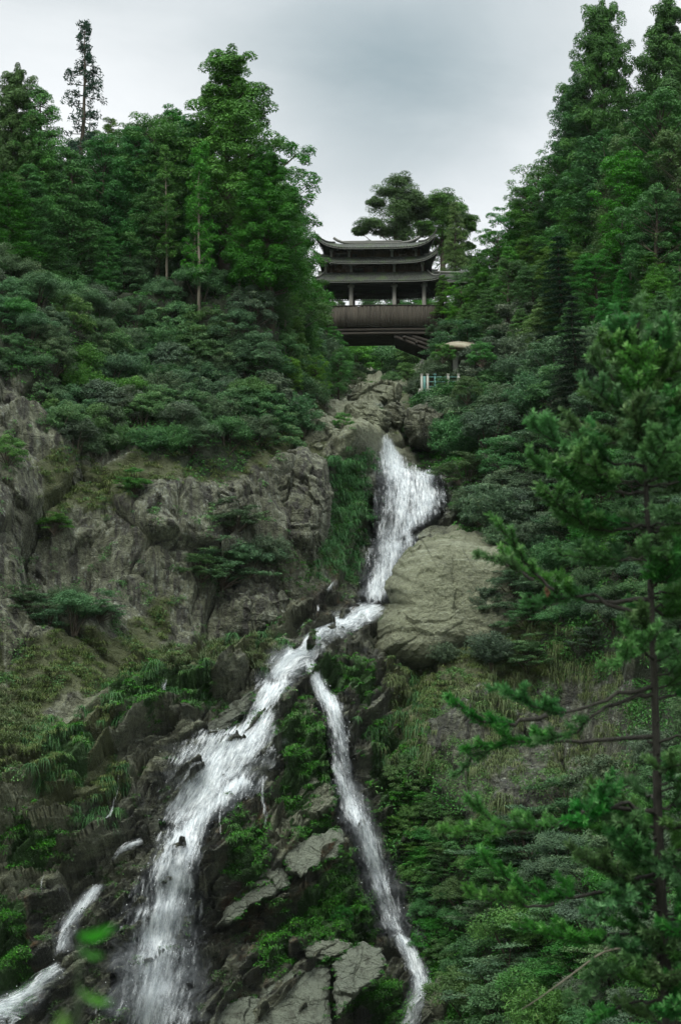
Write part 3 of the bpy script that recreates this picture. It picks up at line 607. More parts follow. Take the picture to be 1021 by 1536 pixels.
for k, pts in enumerate([[(250, 1018, 3, .5), (250, 1045, 4, .45), (247, 1072, 4, .4)], [(397, 1160, 2, .5), (394, 1200, 3, .5), (400, 1240, 4, .4), (404, 1268, 3, .3)], [(332, 1215, 2, .4), (330, 1250, 3, .45), (334, 1290, 4, .35)],
        [(476, 905, 2, .5), (478, 925, 3, .5), (476, 945, 3, .3)], [(510, 880, 4, .4), (497, 893, 3, .5), (480, 905, 4, .4)], [(178, 1150, 3, .4), (182, 1190, 3, .4), (172, 1240, 4, .45), (140, 1290, 5, .3)], [(305, 1330, 4, .4), (298, 1380, 5, .45), (292, 1430, 7, .45), (294, 1500, 6, .4)],
        [(652, 705, 3, .35), (662, 735, 4, .35), (664, 775, 4, .3)], [(435, 962, 4, .4), (455, 950, 3, .4), (470, 948, 3, .3)], [(70, 1310, 2, .3), (68, 1350, 3, .35), (72, 1400, 3, .3)], [(215, 1290, 2, .3), (220, 1330, 2, .35), (213, 1370, 3, .3)]]):
    ribbon('trickle', vert(pts), seed=30 + k, layers=1, nx=6, off=.5, dirn=(-.05, -1), drops=.4)
# fine veils of spray hanging in front of the free falls
ribbon('spray_veil', vert([(600, 700, 40, .3), (604, 760, 56, .3), (590, 830, 44, .35), (570, 880, 40, .4), (560, 920, 44, .4)]), mat='veil', seed=50, layers=2, off=.8, nx=14, drops=0)
ribbon('spray_veil', vert([(505, 1090, 20, .3), (515, 1180, 30, .35), (545, 1270, 40, .4), (572, 1340, 44, .45), (595, 1400, 42, .45), (610, 1450, 36, .3)]), mat='veil', seed=51, layers=2, off=1.0, nx=14, drops=0)
ribbon('spray_veil', vert([(262, 1280, 40, .2), (252, 1350, 64, .35), (246, 1420, 76, .5), (238, 1480, 82, .55), (230, 1560, 90, .55)]), mat='veil', seed=52, layers=2, off=1.0, nx=20, drops=0)
ribbon('spray_veil', vert([(124, 1350, 20, .3), (104, 1420, 30, .4), (92, 1470, 34, .4)]), mat='veil', seed=53, layers=1, off=.9, nx=10, drops=0)
D_ = np.concatenate(DROPS); nd = len(D_); r_ = RS(9).uniform(.008, .022, (nd, 1, 1))
oc = np.array([[1, 0, 0], [-1, 0, 0], [0, 1, 0], [0, -1, 0], [0, 0, 1.6], [0, 0, -1.6]], float)[None]
of = np.array([[0, 2, 4], [2, 1, 4], [1, 3, 4], [3, 0, 4], [2, 0, 5], [1, 2, 5], [3, 1, 5], [0, 3, 5]])
t = NT('droplets'); t.m = t.out(t.pbsdf(Base_Color=(.78, .82, .84, 1), Roughness=.3))
o = link('water_droplets', np_mesh('water_droplets', (D_[:, None] + oc * r_).reshape(-1, 3), (of[None] + 6 * np.arange(nd)[:, None, None]).reshape(-1, 3)), t.m)
tag(o, kind='stuff')
# ------------------------------------------------------------------ foliage
def unit(v): return v / (np.linalg.norm(v, axis=-1, keepdims=True) + 1e-9)

def leaves(rg, cen, rad, per, size, aspect=.5, out=.8, up=.6, rnd=.5, shell=.35, lower=-.35, ax_up=0.0, tone_c=.5, fold=.18):
    """leaf faces spread through clumps; cen (N,3), rad (N,3), per leaves each"""
    N = len(cen); n = N * per
    d = unit(rg.normal(size=(n, 3))); bad = d[:, 2] < lower; d[bad, 2] *= -1
    r = rg.uniform(shell, 1, (n, 1)) ** .5
    c = np.repeat(cen, per, 0); R = np.repeat(rad, per, 0)
    p = c + d * R * r
    nn = unit(d * out + np.array([0, 0, up]) + rg.normal(size=(n, 3)) * rnd)
    ax = unit(np.cross(nn, rg.normal(size=(n, 3)))) 
    if ax_up: ax = unit(ax + np.array([0, 0, ax_up])); ax = unit(ax - nn * (ax * nn).sum(-1, keepdims=True))
    b = np.cross(nn, ax)
    sz = size * rg.uniform(.6, 1.3, (n, 1))
    tip = p + ax * sz; base = p - ax * sz * .4; m = p + ax * sz * .25 - nn * sz * fold
    l = m + b * sz * aspect * .5 + nn * sz * fold; rr = m - b * sz * aspect * .5 + nn * sz * fold
    co = np.stack([base, rr, tip, l], 1).reshape(-1, 3)
    fa = np.arange(n * 4).reshape(-1, 4)
    tn = np.repeat(rg.uniform(0, 1, N), per) * tone_c + rg.uniform(0, 1, n) * (1 - tone_c)
    return co, fa, np.repeat(tn, 4)

def crown_mesh(name, parts):
    co = []; fa = []; tn = []; k = 0
    for c, f, t_ in parts: co.append(c); fa.append(f + k); tn.append(t_); k += len(c)
    return np_mesh(name, np.concatenate(co), np.concatenate(fa), {'tone': np.concatenate(tn)})

def limb(mb, a, b, r0, r1, sag=.1, n=4, seed=0):
    t_ = np.linspace(0, 1, n)[:, None]; a = np.array(a, float); b = np.array(b, float)
    p = a * (1 - t_) + b * t_; p[:, 2] -= sag * np.sin(t_[:, 0] * PI) * np.linalg.norm(b - a); mb.tube(p, np.linspace(r0, r1, n), 5, cap=False)

def make_tree(kind, seed):
    """nominal height 10 m; returns (trunk mesh, crown mesh)"""
    rg = RS(seed); mb = MB(); H = 10.0
    tr = np.array([[0, 0, -.8], [rg.normal(0, .05), rg.normal(0, .05), 2.5], [rg.normal(0, .1), rg.normal(0, .1), 5], [rg.normal(0, .1), rg.normal(0, .1), 7.5], [0, 0, 9.7]])
    def tp(z): return np.array([np.interp(z, tr[:, 2], tr[:, 0]), np.interp(z, tr[:, 2], tr[:, 1]), z])
    if kind == 'padsb': tr[:, 2] *= .80
    R0 = {'cedar': .20, 'pad': .26, 'spire': .13, 'slender': .11, 'darkfir': .17, 'forest': .18, 'cone': .16, 'padsa': .24, 'padsb': .24}[kind]
    mb.tube(tr, R0 * np.array([1.25, .95, .7, .42, .08]), 7)
    C_, R_ = [], []
    def clump(p, r): C_.append(p); R_.append(r)
    if kind in ('cedar', 'cone'):
        W = 1.9 if kind == 'cedar' else 1.35
        z = 1.2
        while z < 9.9:
            q = z / 10; rr = W * (1 - q ** 2.0) ** .75 * rg.uniform(.75, 1.15) + .12
            nb = int(5 + rr * 2); a0 = rg.uniform(0, 6.28)
            for k in range(nb):
                a = a0 + k * 6.28 / nb + rg.normal(0, .2); L = rr * rg.uniform(.7, 1.15); zz_ = z + rg.normal(0, .12)
                e = tp(zz_) + np.array([math.cos(a) * L, math.sin(a) * L, rg.uniform(-.15, .35) * L * .5])
                if L > .5: limb(mb, tp(zz_), e, .035, .012, .06)
                s_ = .26 + .16 * rr
                clump(e, (s_ * 1.05, s_ * 1.05, s_ * rg.uniform(.6, .85)))
                if L > 1: clump(tp(zz_) * .45 + e * .55, (s_, s_, s_ * .7))
            z += .42 * rg.uniform(.8, 1.2)
        c = leaves(rg, np.array(C_), np.array(R_), 150, .13, .36, out=.9, up=.6, rnd=.45, ax_up=-.6)
    elif kind == 'pad':
        z = 2.2
        while z < 9.4:
            q = z / 10; rr = 2.5 * (1 - q ** 1.6) ** .9 * rg.uniform(.8, 1.12)
            rr = max(rr, .2) if q < .8 else .9 * (1 - q) * 2 + .05
            nb = rg.randint(5, 8); a0 = rg.uniform(0, 6.28)
            for k in range(nb):
                a = a0 + k * 6.28 / nb + rg.normal(0, .25); L = rr * rg.uniform(.65, 1.12)
                e = tp(z) + np.array([math.cos(a) * L, math.sin(a) * L, L * rg.uniform(.0, .35)])
                limb(mb, tp(z - .3), e, .07, .02, .10)
                s_ = rg.uniform(.62, .92) * (1 - .45 * q)
                for _ in range(5):
                    o_ = rg.normal(0, .42, 3) * (1, 1, .42)
                    clump(e + o_, (s_ * .72, s_ * .72, s_ * .48))
                for f_ in (.5, .75):
                    clump(tp(z) * (1 - f_) + e * f_ + rg.normal(0, .12, 3), (s_ * .8, s_ * .8, s_ * .5))
            z += .60 * rg.uniform(.8, 1.2)
        for zt_ in (9.2, 9.5, 9.8): clump(tp(zt_) + rg.normal(0, .05, 3), (.42 - .3 * (zt_ - 9.2), .42 - .3 * (zt_ - 9.2), .34))
        c = leaves(rg, np.array(C_), np.array(R_), 340 if False else 230, .095, .5, out=1.0, up=.8, rnd=.3, lower=-.5, shell=.5)
    elif kind == 'spire':
        z = 3.0
        while z < 9.9:
            q = (z - 3) / 7; rr = 1.45 * (1 - q) ** .6 + .10
            for k in range(rg.randint(2, 5)):
                a = rg.uniform(0, 6.28); L = rr * rg.uniform(.4, 1.1)
                e = tp(z) + np.array([math.cos(a) * L, math.sin(a) * L, L * rg.uniform(-.3, .2)])
                limb(mb, tp(z), e, .025, .01, .05)
                for f_ in np.arange(.5, 1.01, .25): clump(tp(z) * (1 - f_) + e * f_ + rg.normal(0, .07, 3), (.15, .15, .22))
            z += .30 * rg.uniform(.7, 1.3)
        c = leaves(rg, np.array(C_), np.array(R_), 26, .13, .4, out=.7, up=.1, rnd=.8, lower=-1)
    elif kind == 'slender':
        z = 2.0
        while z < 9.9:
            q = (z - 2) / 8; rr = 1.35 * (1 - q) ** .55 * (.6 + .4 * min(1, q * 3)) + .15
            for k in range(rg.randint(3, 6)):
                a = rg.uniform(0, 6.28); L = rr * rg.uniform(.45, 1.1)
                e = tp(z) + np.array([math.cos(a) * L, math.sin(a) * L, L * rg.uniform(-.1, .45)])
                limb(mb, tp(z), e, .025, .01, .05)
                for f_ in (.55, .8, 1.0): clump(tp(z) * (1 - f_) + e * f_ + rg.normal(0, .08, 3), (.30, .30, .17))
            z += .36 * rg.uniform(.7, 1.3)
        c = leaves(rg, np.array(C_), np.array(R_), 46, .16, .3, out=.7, up=.6, rnd=.6, lower=-.7)
    elif kind == 'darkfir':
        z = .8
        while z < 9.9:
            q = z / 10; rr = 2.6 * (1 - q) ** .85 + .12; nb = int(6 + rr * 2.4); a0 = rg.uniform(0, 6.28)
            for k in range(nb):
                a = a0 + k * 6.28 / nb + rg.normal(0, .12); L = rr * rg.uniform(.85, 1.1)
                e = tp(z) + np.array([math.cos(a) * L, math.sin(a) * L, -.20 * L])
                if L > .5: limb(mb, tp(z), e, .03, .01, -.05)
                for f_ in np.linspace(.35, 1, int(2 + L * 1.6)): clump(tp(z) * (1 - f_) + e * f_ + rg.normal(0, .04, 3), (.34, .34, .10))
            z += .52
        c = leaves(rg, np.array(C_), np.array(R_), 44, .19, .3, out=.3, up=1.3, rnd=.35, lower=-1)
    elif kind in ('padsa', 'padsb'):     # flat pads on bare limbs, open sky between them
        L_ = {'padsa': [(3, 266, 22, 13), (-12, 284, 26, 12), (20, 286, 22, 13), (2, 300, 34, 12), (34, 300, 20, 12), (46, 312, 15, 12), (-36, 338, 24, 10), (-52, 348, 12, 8), (-12, 346, 15, 8), (8, 330, 18, 22), (12, 360, 20, 16), (24, 316, 16, 12), (44, 345, 12, 9), (-30, 300, 12, 9), (-28, 366, 14, 7), (0, 318, 24, 20), (6, 345, 24, 20), (8, 378, 26, 18)],
              'padsb': [(-4, 292, 24, 12), (-20, 304, 14, 11), (14, 306, 24, 12), (34, 322, 18, 10), (44, 334, 9, 9), (2, 326, 16, 13), (-26, 340, 18, 10), (22, 350, 18, 12), (44, 388, 11, 14), (6, 372, 20, 15), (-12, 356, 12, 8), (40, 360, 9, 7), (6, 318, 24, 18), (10, 345, 26, 18), (12, 378, 28, 18)]}[kind]
        for dx, vv, rx, rz in L_:
            zz_ = (440 - vv) / 19.0; e = np.array([dx / 19.0, rg.normal(0, .5) + dx / 60.0, zz_]); limb(mb, tp(max(1.0, zz_ - .9 - abs(dx) / 60.0)), e - [0, 0, .15], .06, .018, .06, n=6)
            for _ in range(20):
                o_ = rg.normal(0, .5, 3); clump(e + o_ * np.array([rx, rx * .9, rz * .6]) / 19.0, (rx / 19 * .5, rx / 19 * .5, rz / 19 * .55))
        c = leaves(rg, np.array(C_), np.array(R_), 300, .11, .5, out=1.0, up=.8, rnd=.3, lower=-.5, shell=.4)
    else:  # forest: rounded irregular broadleaf / cedar mix
        for k in range(62):
            z = rg.uniform(2.0, 9.5); q = z / 10; rr = 2.1 * math.sqrt(max(.02, 1 - ((q - .5) / .52) ** 2)) * rg.uniform(.35, 1.1); a = rg.uniform(0, 6.28)
            e = tp(z) + np.array([math.cos(a) * rr, math.sin(a) * rr, .2 * rr]); limb(mb, tp(max(.6, z - 1)), e, .05, .015, .04)
            s_ = rg.uniform(.40, .75)
            for _ in range(3): clump(e + rg.normal(0, .34, 3), (s_ * .8, s_ * .8, s_ * .55))
        c = leaves(rg, np.array(C_), np.array(R_), 150, .13, .42, out=.9, up=.7, rnd=.45, ax_up=-.5)
    tm = mb.mesh('trunk_' + kind, True); cm = crown_mesh('crown_' + kind, [c])
    return tm, cm

def make_bush(kind, seed):
    """nominal width 4 m, height about 2.6 m"""
    rg = RS(seed); mb = MB(); C_, R_ = [], []
    if kind == 'bush':
        lobes = [(rg.uniform(-1.1, 1.1), rg.uniform(-.9, .9), rg.uniform(.7, 1.6), rg.uniform(.6, 1.05)) for _ in range(7)]
        for x, y, z, r in lobes:
            limb(mb, (rg.normal(0, .1), rg.normal(0, .1), -.5), (x, y, z), .06, .02, -.04)
            for k in range(9):
                d = unit(rg.normal(size=3)); d[2] = abs(d[2]) * .8
                C_.append(np.array([x, y, z]) + d * r * rg.uniform(.75, 1.05)); s_ = rg.uniform(.30, .52); R_.append((s_, s_, s_ * .75))
        c = leaves(rg, np.array(C_), np.array(R_), 200, .085, .5, out=.8, up=.75, rnd=.5, lower=-.6, shell=.1)
    elif kind == 'round':
        for k in range(64):
            d = unit(rg.normal(size=3)); d[2] = abs(d[2]); r = rg.uniform(.72, 1.05)
            C_.append(d * r * np.array([1.75, 1.5, 2.1]) + np.array([0, 0, .25])); s_ = rg.uniform(.28, .5); R_.append((s_, s_, s_ * .6))
            if k % 5 == 0: limb(mb, (0, 0, -.5), C_[-1] * .9, .05, .015, -.04)
        c = leaves(rg, np.array(C_), np.array(R_), 200, .09, .5, out=.8, up=.7, rnd=.5)
    elif kind == 'shelf':      # flat layered sprays reaching out
        for k in range(30):
            a = rg.uniform(0, 6.28); L = rg.uniform(.4, 2.0); z = rg.uniform(.3, 2.5) * (1 - L / 4.4)
            e = np.array([math.cos(a) * L, math.sin(a) * L * .8, z]); limb(mb, (0, 0, -.5 + z * .3), e, .05, .012, -.05)
            for _ in range(4): C_.append(e + rg.normal(0, .28, 3) * (1, 1, .25)); s_ = rg.uniform(.3, .5); R_.append((s_, s_, .09))
        c = leaves(rg, np.array(C_), np.array(R_), 130, .09, .5, out=.15, up=1.5, rnd=.5, lower=-1, shell=0)
    else:                      # feather: fine arching strands
        pts = []; dirs = []
        for k in range(190):
            a = rg.uniform(0, 6.28); L = rg.uniform(.7, 1.9); h = rg.uniform(.9, 2.7) * (1 - .18 * L)
            t_ = np.linspace(.25, 1, 12)[:, None]
            q = np.concatenate([math.cos(a) * L * t_ ** 1.3, math.sin(a) * L * .85 * t_ ** 1.3, h * (1.6 * t_ - .6 * t_ ** 2.6)], 1) + rg.normal(0, .05, (12, 3))
            if k % 9 == 0: mb.tube(np.concatenate([[[0, 0, -.4]], q[::3]]), np.linspace(.03, .008, 5), 4, cap=False)
            C_.extend(q)
            R_.extend([(.15, .15, .13)] * 12)
        c = leaves(rg, np.array(C_), np.array(R_), 7, .15, .26, out=.7, up=.5, rnd=.7, lower=-1, shell=0, ax_up=.3)
    return mb.mesh('stems_' + kind, True), crown_mesh('leaves_' + kind, [c])

VAR = {}
for kind, n in (('cedar', 4), ('pad', 5), ('spire', 1), ('slender', 3), ('darkfir', 2), ('forest', 4), ('cone', 3), ('padsa', 1), ('padsb', 1)):
    VAR[kind] = [make_tree(kind, 100 * len(kind) + 7 * k + ord(kind[0])) for k in range(n)]
for kind, n in (('bush', 4), ('round', 4), ('shelf', 3), ('feather', 3)):
    VAR[kind] = [make_bush(kind, 300 * len(kind) + 11 * k) for k in range(n)]
_pr = random.Random(5)

def plant(kind, loc, scale, mat, label, cat, group=None, name=None, barkm='bark', var=None, sq=1.0, mirror=None):
    vs = VAR[kind]; tm, cm = vs[_pr.randrange(len(vs)) if var is None else var % len(vs)]
    isb = kind in ('bush', 'round', 'shelf', 'feather')
    e = empty(name or ('bush' if isb else 'tree'), loc)
    e.rotation_euler = (_pr.uniform(-.04, .04), _pr.uniform(-.04, .04), _pr.uniform(0, 6.28))
    e.scale = (scale * sq, scale * sq, scale)
    for nm, mesh_, m_ in (('stems' if isb else 'trunk', tm, M[barkm]), ('foliage' if isb else 'crown', cm, M[mat])):
        o = bpy.data.objects.new(nm, mesh_); C.objects.link(o); o.parent = e
        if not mesh_.materials: mesh_.materials.append(m_)
        o.material_slots[0].link = 'OBJECT'; o.material_slots[0].material = m_
    return tag(e, label, cat, group)

def tree_at(kind, u, vb, vt, mat, label, group=None, cat='tree', name=None, sq=1.0, d=None, var=None, barkm='bark', turn=None):
    p = surf(u, vb) if d is None else at(u, vb, d)
    dd = p[1] * CP + p[2] * SP
    h = (vb - vt) * dd / FPX / 1.0
    e = plant(kind, p, h / 10.0, mat, label, cat, group, name, barkm, var, sq)
    if turn is not None: e.rotation_euler = (0, 0, turn)
    return e

def darts(poly, gap, seed, tries=14000, test=None):
    rg = RS(seed); p = np.array(poly, float); lo, hi_ = p.min(0), p.max(0); out = np.empty((0, 2))
    q = rg.uniform(lo, hi_, (tries, 2)); q = q[inpoly(q[:, 0], q[:, 1], poly)]
    acc = []
    for a in q:
        g_ = gap * (1 if len(acc) == 0 else 1)
        if not acc or np.min(np.sum((np.array(acc) - a) ** 2 * (1, 1.6), 1)) > g_ * g_: acc.append(a)
    acc.sort(key=lambda a: a[1]); return acc

# --- trees one can single out, left of the bridge
T = tree_at
T('spire', 118, 345, 22, 'darkfir', 'thin spire conifer with bare gaps rising highest at the upper left', cat='conifer', name='spire_conifer', sq=.92)
T('pad', 12, 400, 98, 'cedar', 'round topped cedar at the far left edge of the skyline', cat='cedar', name='cedar', var=1, sq=.75)
T('cedar', 62, 400, 140, 'cedar', 'dark cedar between the round left cedar and the thin spire', cat='cedar', name='cedar', sq=.9)
T('pad', 338, 440, 66, 'cedar', 'big broad cedar with a pointed dome top left of the bridge', cat='cedar', name='cedar', var=0, sq=.98)
T('pad', 405, 500, 225, 'cedar', 'leaning open cedar whose tufts reach out toward the pavilion roof', cat='cedar', name='cedar', var=2, sq=.95)
T('slender', 443, 520, 335, 'forest', 'ragged sparse pine touching the left roof corner', cat='pine', name='pine', sq=1.1)
T('slender', 298, 470, 196, 'conifer', 'slim conifer with a bare pale pole trunk below the big cedar', cat='conifer', name='conifer', barkm='palebark', sq=.8)
T('slender', 252, 440, 225, 'conifer', 'slim conifer with pale trunk left of the bare pole conifer', cat='conifer', name='conifer', barkm='palebark', sq=.8)
for k, (u, vb, vt, lb) in enumerate([(172, 400, 176, 'pointed green tree just right of the thin spire'), (207, 405, 160, 'leafy tree on the skyline between spire and big cedar'), (238, 405, 166, 'low skyline tree one step left of the twin tops'),
        (262, 400, 142, 'narrow twin topped tree touching the left side of the big cedar'), (150, 410, 190, 'bushy tree wrapped round the foot of the thin spire'), (190, 415, 172, 'bright bushy tree filling the dip right of the thin spire'), (225, 415, 172, 'dense tree left of the slim pale poled conifers'), (285, 420, 178, 'dense tree under the left flank of the big cedar'), (402, 455, 190, 'dark tree under the right flank of the big cedar'), (425, 480, 262, 'bushy tree filling the slope down to the pavilion'), (448, 520, 345, 'low bushy tree beside the left end of the pavilion'), (90, 420, 178, 'dark bushy tree between the round left cedar and the spire')]):
    T(['forest', 'cedar'][k % 2], u, vb, vt, 'forest', lb, sq=1.1)
# --- trees one can single out, right side
T('pad', 900, 380, -8, 'cedar', 'tall dark cedar with stacked domes at the top of the right slope', cat='cedar', name='cedar', var=3, sq=.62)
T('pad', 872, 400, 112, 'cedar', 'drooping dark cedar under the tall domed cedar', cat='cedar', name='cedar', var=4, sq=.8)
T('pad', 1000, 320, -40, 'cedar', 'black green cedar cut by the upper right picture corner', cat='cedar', name='cedar', var=0, sq=.8)
T('darkfir', 842, 545, 345, 'darkfir', 'dark layered fir standing in the middle of the right slope', cat='fir', name='fir', sq=.95)
T('darkfir', 862, 640, 455, 'darkfir', 'second dark layered fir, lower and half buried in bushes', cat='fir', name='fir', sq=.95)
for k, (u, vb, vt, lb) in enumerate([(812, 430, 252, 'tree at the bend of the right skyline below the tall cedars'), (788, 440, 276, 'rounded tree on the right skyline, second step down from the cedars'), (766, 455, 300, 'rounded tree on the right skyline, third step down from the cedars'), (746, 470, 338, 'rounded tree on the right skyline, fourth step down toward the bridge'), (724, 480, 372, 'low tree on the skyline just right of the bridge corridor'),
        (846, 430, 236, 'leafy tree hiding the foot of the drooping dark cedar'), (905, 430, 190, 'bright tree in front of the tall domed cedar'), (950, 420, 160, 'dense tree between the two tall right cedars'), (985, 420, 150, 'dense tree under the black green corner cedar'), (1018, 430, 190, 'tree at the right picture edge under the corner cedar'),
        (872, 450, 262, 'green tree below the foot of the domed cedar'), (930, 460, 250, 'rounded green tree in the upper right wood'), (985, 470, 265, 'pale green tree near the right edge of the wood')]):
    T(['forest', 'cedar', 'forest'][k % 3], u, vb, vt, ['forest', 'conifer', 'forest', 'cedar'][k % 4], lb, sq=1.15)
# two crowns beyond the bridge
T('padsa', 594, 440, 250, 'cedar', 'spreading cedar with flat pads behind the pavilion roof', cat='cedar', name='cedar', d=178, sq=1.0, turn=0)
T('padsb', 664, 440, 250, 'cedar', 'rounder cedar behind the right end of the pavilion', cat='cedar', name='cedar', d=179, sq=1.0, turn=0)
T('cone', 684, 445, 300, 'conifer', 'slim cone shaped cypress in front of the rounder cedar', cat='cypress', name='cypress', d=172, sq=.9)
T('cone', 664, 480, 412, 'conifer', 'small cone shaped cypress against the right bridge column', cat='cypress', name='cypress', d=161.5, sq=1.5)
T('forest', 700, 520, 428, 'forest', 'leafy tree hiding the corridor at the right bridge end', d=158, sq=1.2)
T('forest', 470, 520, 425, 'forest', 'leafy tree covering the left end of the bridge skirt', d=158, sq=1.3)
for k, (u, vb, vt, dd, lb) in enumerate([(520, 570, 505, 215, 'pale misty tree under the left half of the bridge'), (560, 585, 470, 222, 'dark tree filling the gap under the middle of the bridge'), (600, 585, 455, 226, 'dark broad tree seen under and through the bridge'),
        (640, 560, 450, 220, 'dark tree behind the right bridge struts'), (500, 560, 480, 214, 'green tree beside the stream head under the bridge'), (575, 560, 440, 236, 'tree whose top shows between the middle columns'), (620, 560, 438, 238, 'tree whose top shows between the right columns')]):
    T('forest', u, vb + 12, vt, 'bush' if k == 0 else 'forest', lb, d=dd, sq=1.5)
for k, (u, vt, lb) in enumerate([(497, 452, 'distant pale tree seen through the left bridge bay'), (512, 448, 'distant pointed tree beside the inner column'), (548, 442, 'distant thin leaning tree in the second bridge bay')]):
    T('slender', u, 520, vt, 'bush', lb, d=262, sq=1.5)

for k, u in enumerate(range(500, 660, 17)):
    plant(['round', 'bush'][k % 2], at(u, 572, 200 + 6 * math.sin(k * 2.1)), 1.9, 'forest' if k % 3 else 'bush', 'dark bush in the shade beyond the stream head under the bridge', 'bush', 'bushes in the shade under the bridge')
    plant('round', at(u + 8, 552, 214), 1.9, 'forest', 'dark bush in the shade beyond the stream head under the bridge', 'bush', 'bushes in the shade under the bridge')
for k, (u, vb, vt, lb) in enumerate([(676, 545, 478, 'bushy green tree hanging over the right bridge strut'), (700, 560, 490, 'leafy tree just above the mushroom shelter'), (655, 530, 478, 'small tree pressed against the skirt end of the bridge'), (722, 520, 440, 'green tree covering the far end of the bridge corridor'), (705, 500, 405, 'leafy tree in front of the corridor roof'), (690, 500, 425, 'tree standing before the corridor posts')]):
    T('forest', u, vb, vt, ['bushgreen', 'conifer'][k % 2], lb, d=153 - k, sq=1.35)
for k, u in enumerate(range(512, 650, 17)):
    plant(['round', 'bush'][k % 2], at(u, 580 - 6 * math.sin(k * 1.7), 168), .72, ['bushgreen', 'bush'][k % 2], 'shrub on the rim behind the stream head boulders', 'bush', 'shrubs on the rim behind the stream head boulders')
# --- the forest left: trees standing behind one another
FOREST_L = [(-60, 320), (140, 330), (300, 350), (380, 390), (440, 450), (478, 520), (505, 590), (430, 580), (400, 500), (340, 455), (250, 440), (120, 430), (-60, 430)]
rg = RS(3)
for a in darts(FOREST_L, 29, 1):
    u, v = a; edge = u > 395
    kind = ['forest', 'cedar', 'slender', 'forest', 'cone'][rg.randint(5)]
    h = rg.uniform(105, 160) * (1.0 if not edge else .72)
    T(kind, u, v, v - h, ['forest', 'conifer', 'cedar'][rg.randint(3)], 'green tree in the dense wood left of the bridge, above the grey green bushes', 'trees of the wood left of the bridge', barkm='palebark' if kind == 'slender' else 'bark', sq=rg.uniform(1.05, 1.4))
for a in darts([(430, 480), (500, 480), (512, 560), (508, 610), (470, 600), (430, 600)], 26, 11):
    T('forest', a[0], a[1] + 12, a[1] - 62, 'conifer', 'soft bright green tree on the bank below the left bridge end', 'bright trees on the bank below the left bridge end', sq=1.1)
# --- forest right
FOREST_R = [(700, 470), (740, 420), (800, 370), (850, 330), (900, 270), (960, 230), (1080, 200), (1090, 520), (980, 560), (880, 560), (760, 560), (690, 540)]
for a in darts(FOREST_R, 36, 2):
    u, v = a
    kind = ['forest', 'cedar', 'cone', 'forest', 'slender', 'cedar'][rg.randint(6)]
    edge = (v - ridge(u)) < 60
    h = rg.uniform(80, 125) * (.62 if edge and u < 850 else 1.0)
    T(kind, u, v, v - h, ['forest', 'conifer', 'cedar', 'forest', 'bushgreen'][rg.randint(5)], 'green tree on the steep wooded slope right of the bridge', 'trees of the wooded right slope', sq=rg.uniform(1.05, 1.45))

# --- bushes
def bushes(poly, gap, seed, wpx, kinds, mats, label, group, lift=0.0, n=None):
    rg = RS(seed)
    for u, v in darts(poly, gap, seed):
        p = surf(u, v, True); dd = p[1] * CP + p[2] * SP
        w_ = rg.uniform(*wpx) * dd / FPX
        k = rg.randint(len(kinds))
        plant(kinds[k], p - nrm * (w_ * .06), w_ / 4.0, mats[rg.randint(len(mats))], label, 'bush', group)
bushes([(-40, 400), (120, 380), (300, 400), (440, 440), (475, 560), (455, 650), (340, 690), (210, 705), (90, 700), (50, 580), (-40, 560)], 31, 21, (72, 112), ['bush', 'bush', 'round', 'round', 'feather'], ['bush', 'bush', 'bushgreen', 'bush', 'feather'],
       'grey green bush in the thick belt on top of the left cliff', 'bushes on top of the left cliff')
bushes([(650, 600), (640, 570), (700, 540), (900, 520), (1080, 520), (1080, 860), (840, 820), (760, 790), (700, 770), (690, 700)], 38, 22, (88, 130), ['bush', 'round', 'shelf', 'feather'], ['bushgreen', 'bush', 'bushgreen', 'feather'],
       'bush on the right bank above the huge tan boulder', 'bushes on the right bank above the boulder')
bushes([(690, 1440), (760, 1330), (840, 1240), (960, 1160), (1080, 1050), (1080, 1620), (700, 1600)], 56, 23, (110, 170), ['bush', 'round', 'shelf', 'feather'], ['bushgreen', 'bush', 'feather', 'bushgreen'],
       'bush on the shady lower right slope behind the fir', 'bushes on the lower right slope')
bushes([(600, 1190), (720, 1260), (760, 1310), (700, 1430), (650, 1440), (620, 1330), (585, 1230)], 30, 24, (55, 85), ['round', 'shelf', 'bush'], ['bushgreen', 'forest'],
       'low dark bush on the wet wall right of the thin cascade', 'bushes right of the thin cascade')
bushes([(740, 830), (850, 820), (960, 860), (1080, 840), (1080, 1050), (960, 960), (850, 960), (760, 930)], 40, 25, (70, 110), ['feather', 'shelf', 'bush'], ['feather', 'bush'],
       'wispy bush growing on the cliff top behind the fir', 'wispy bushes on the right cliff top')
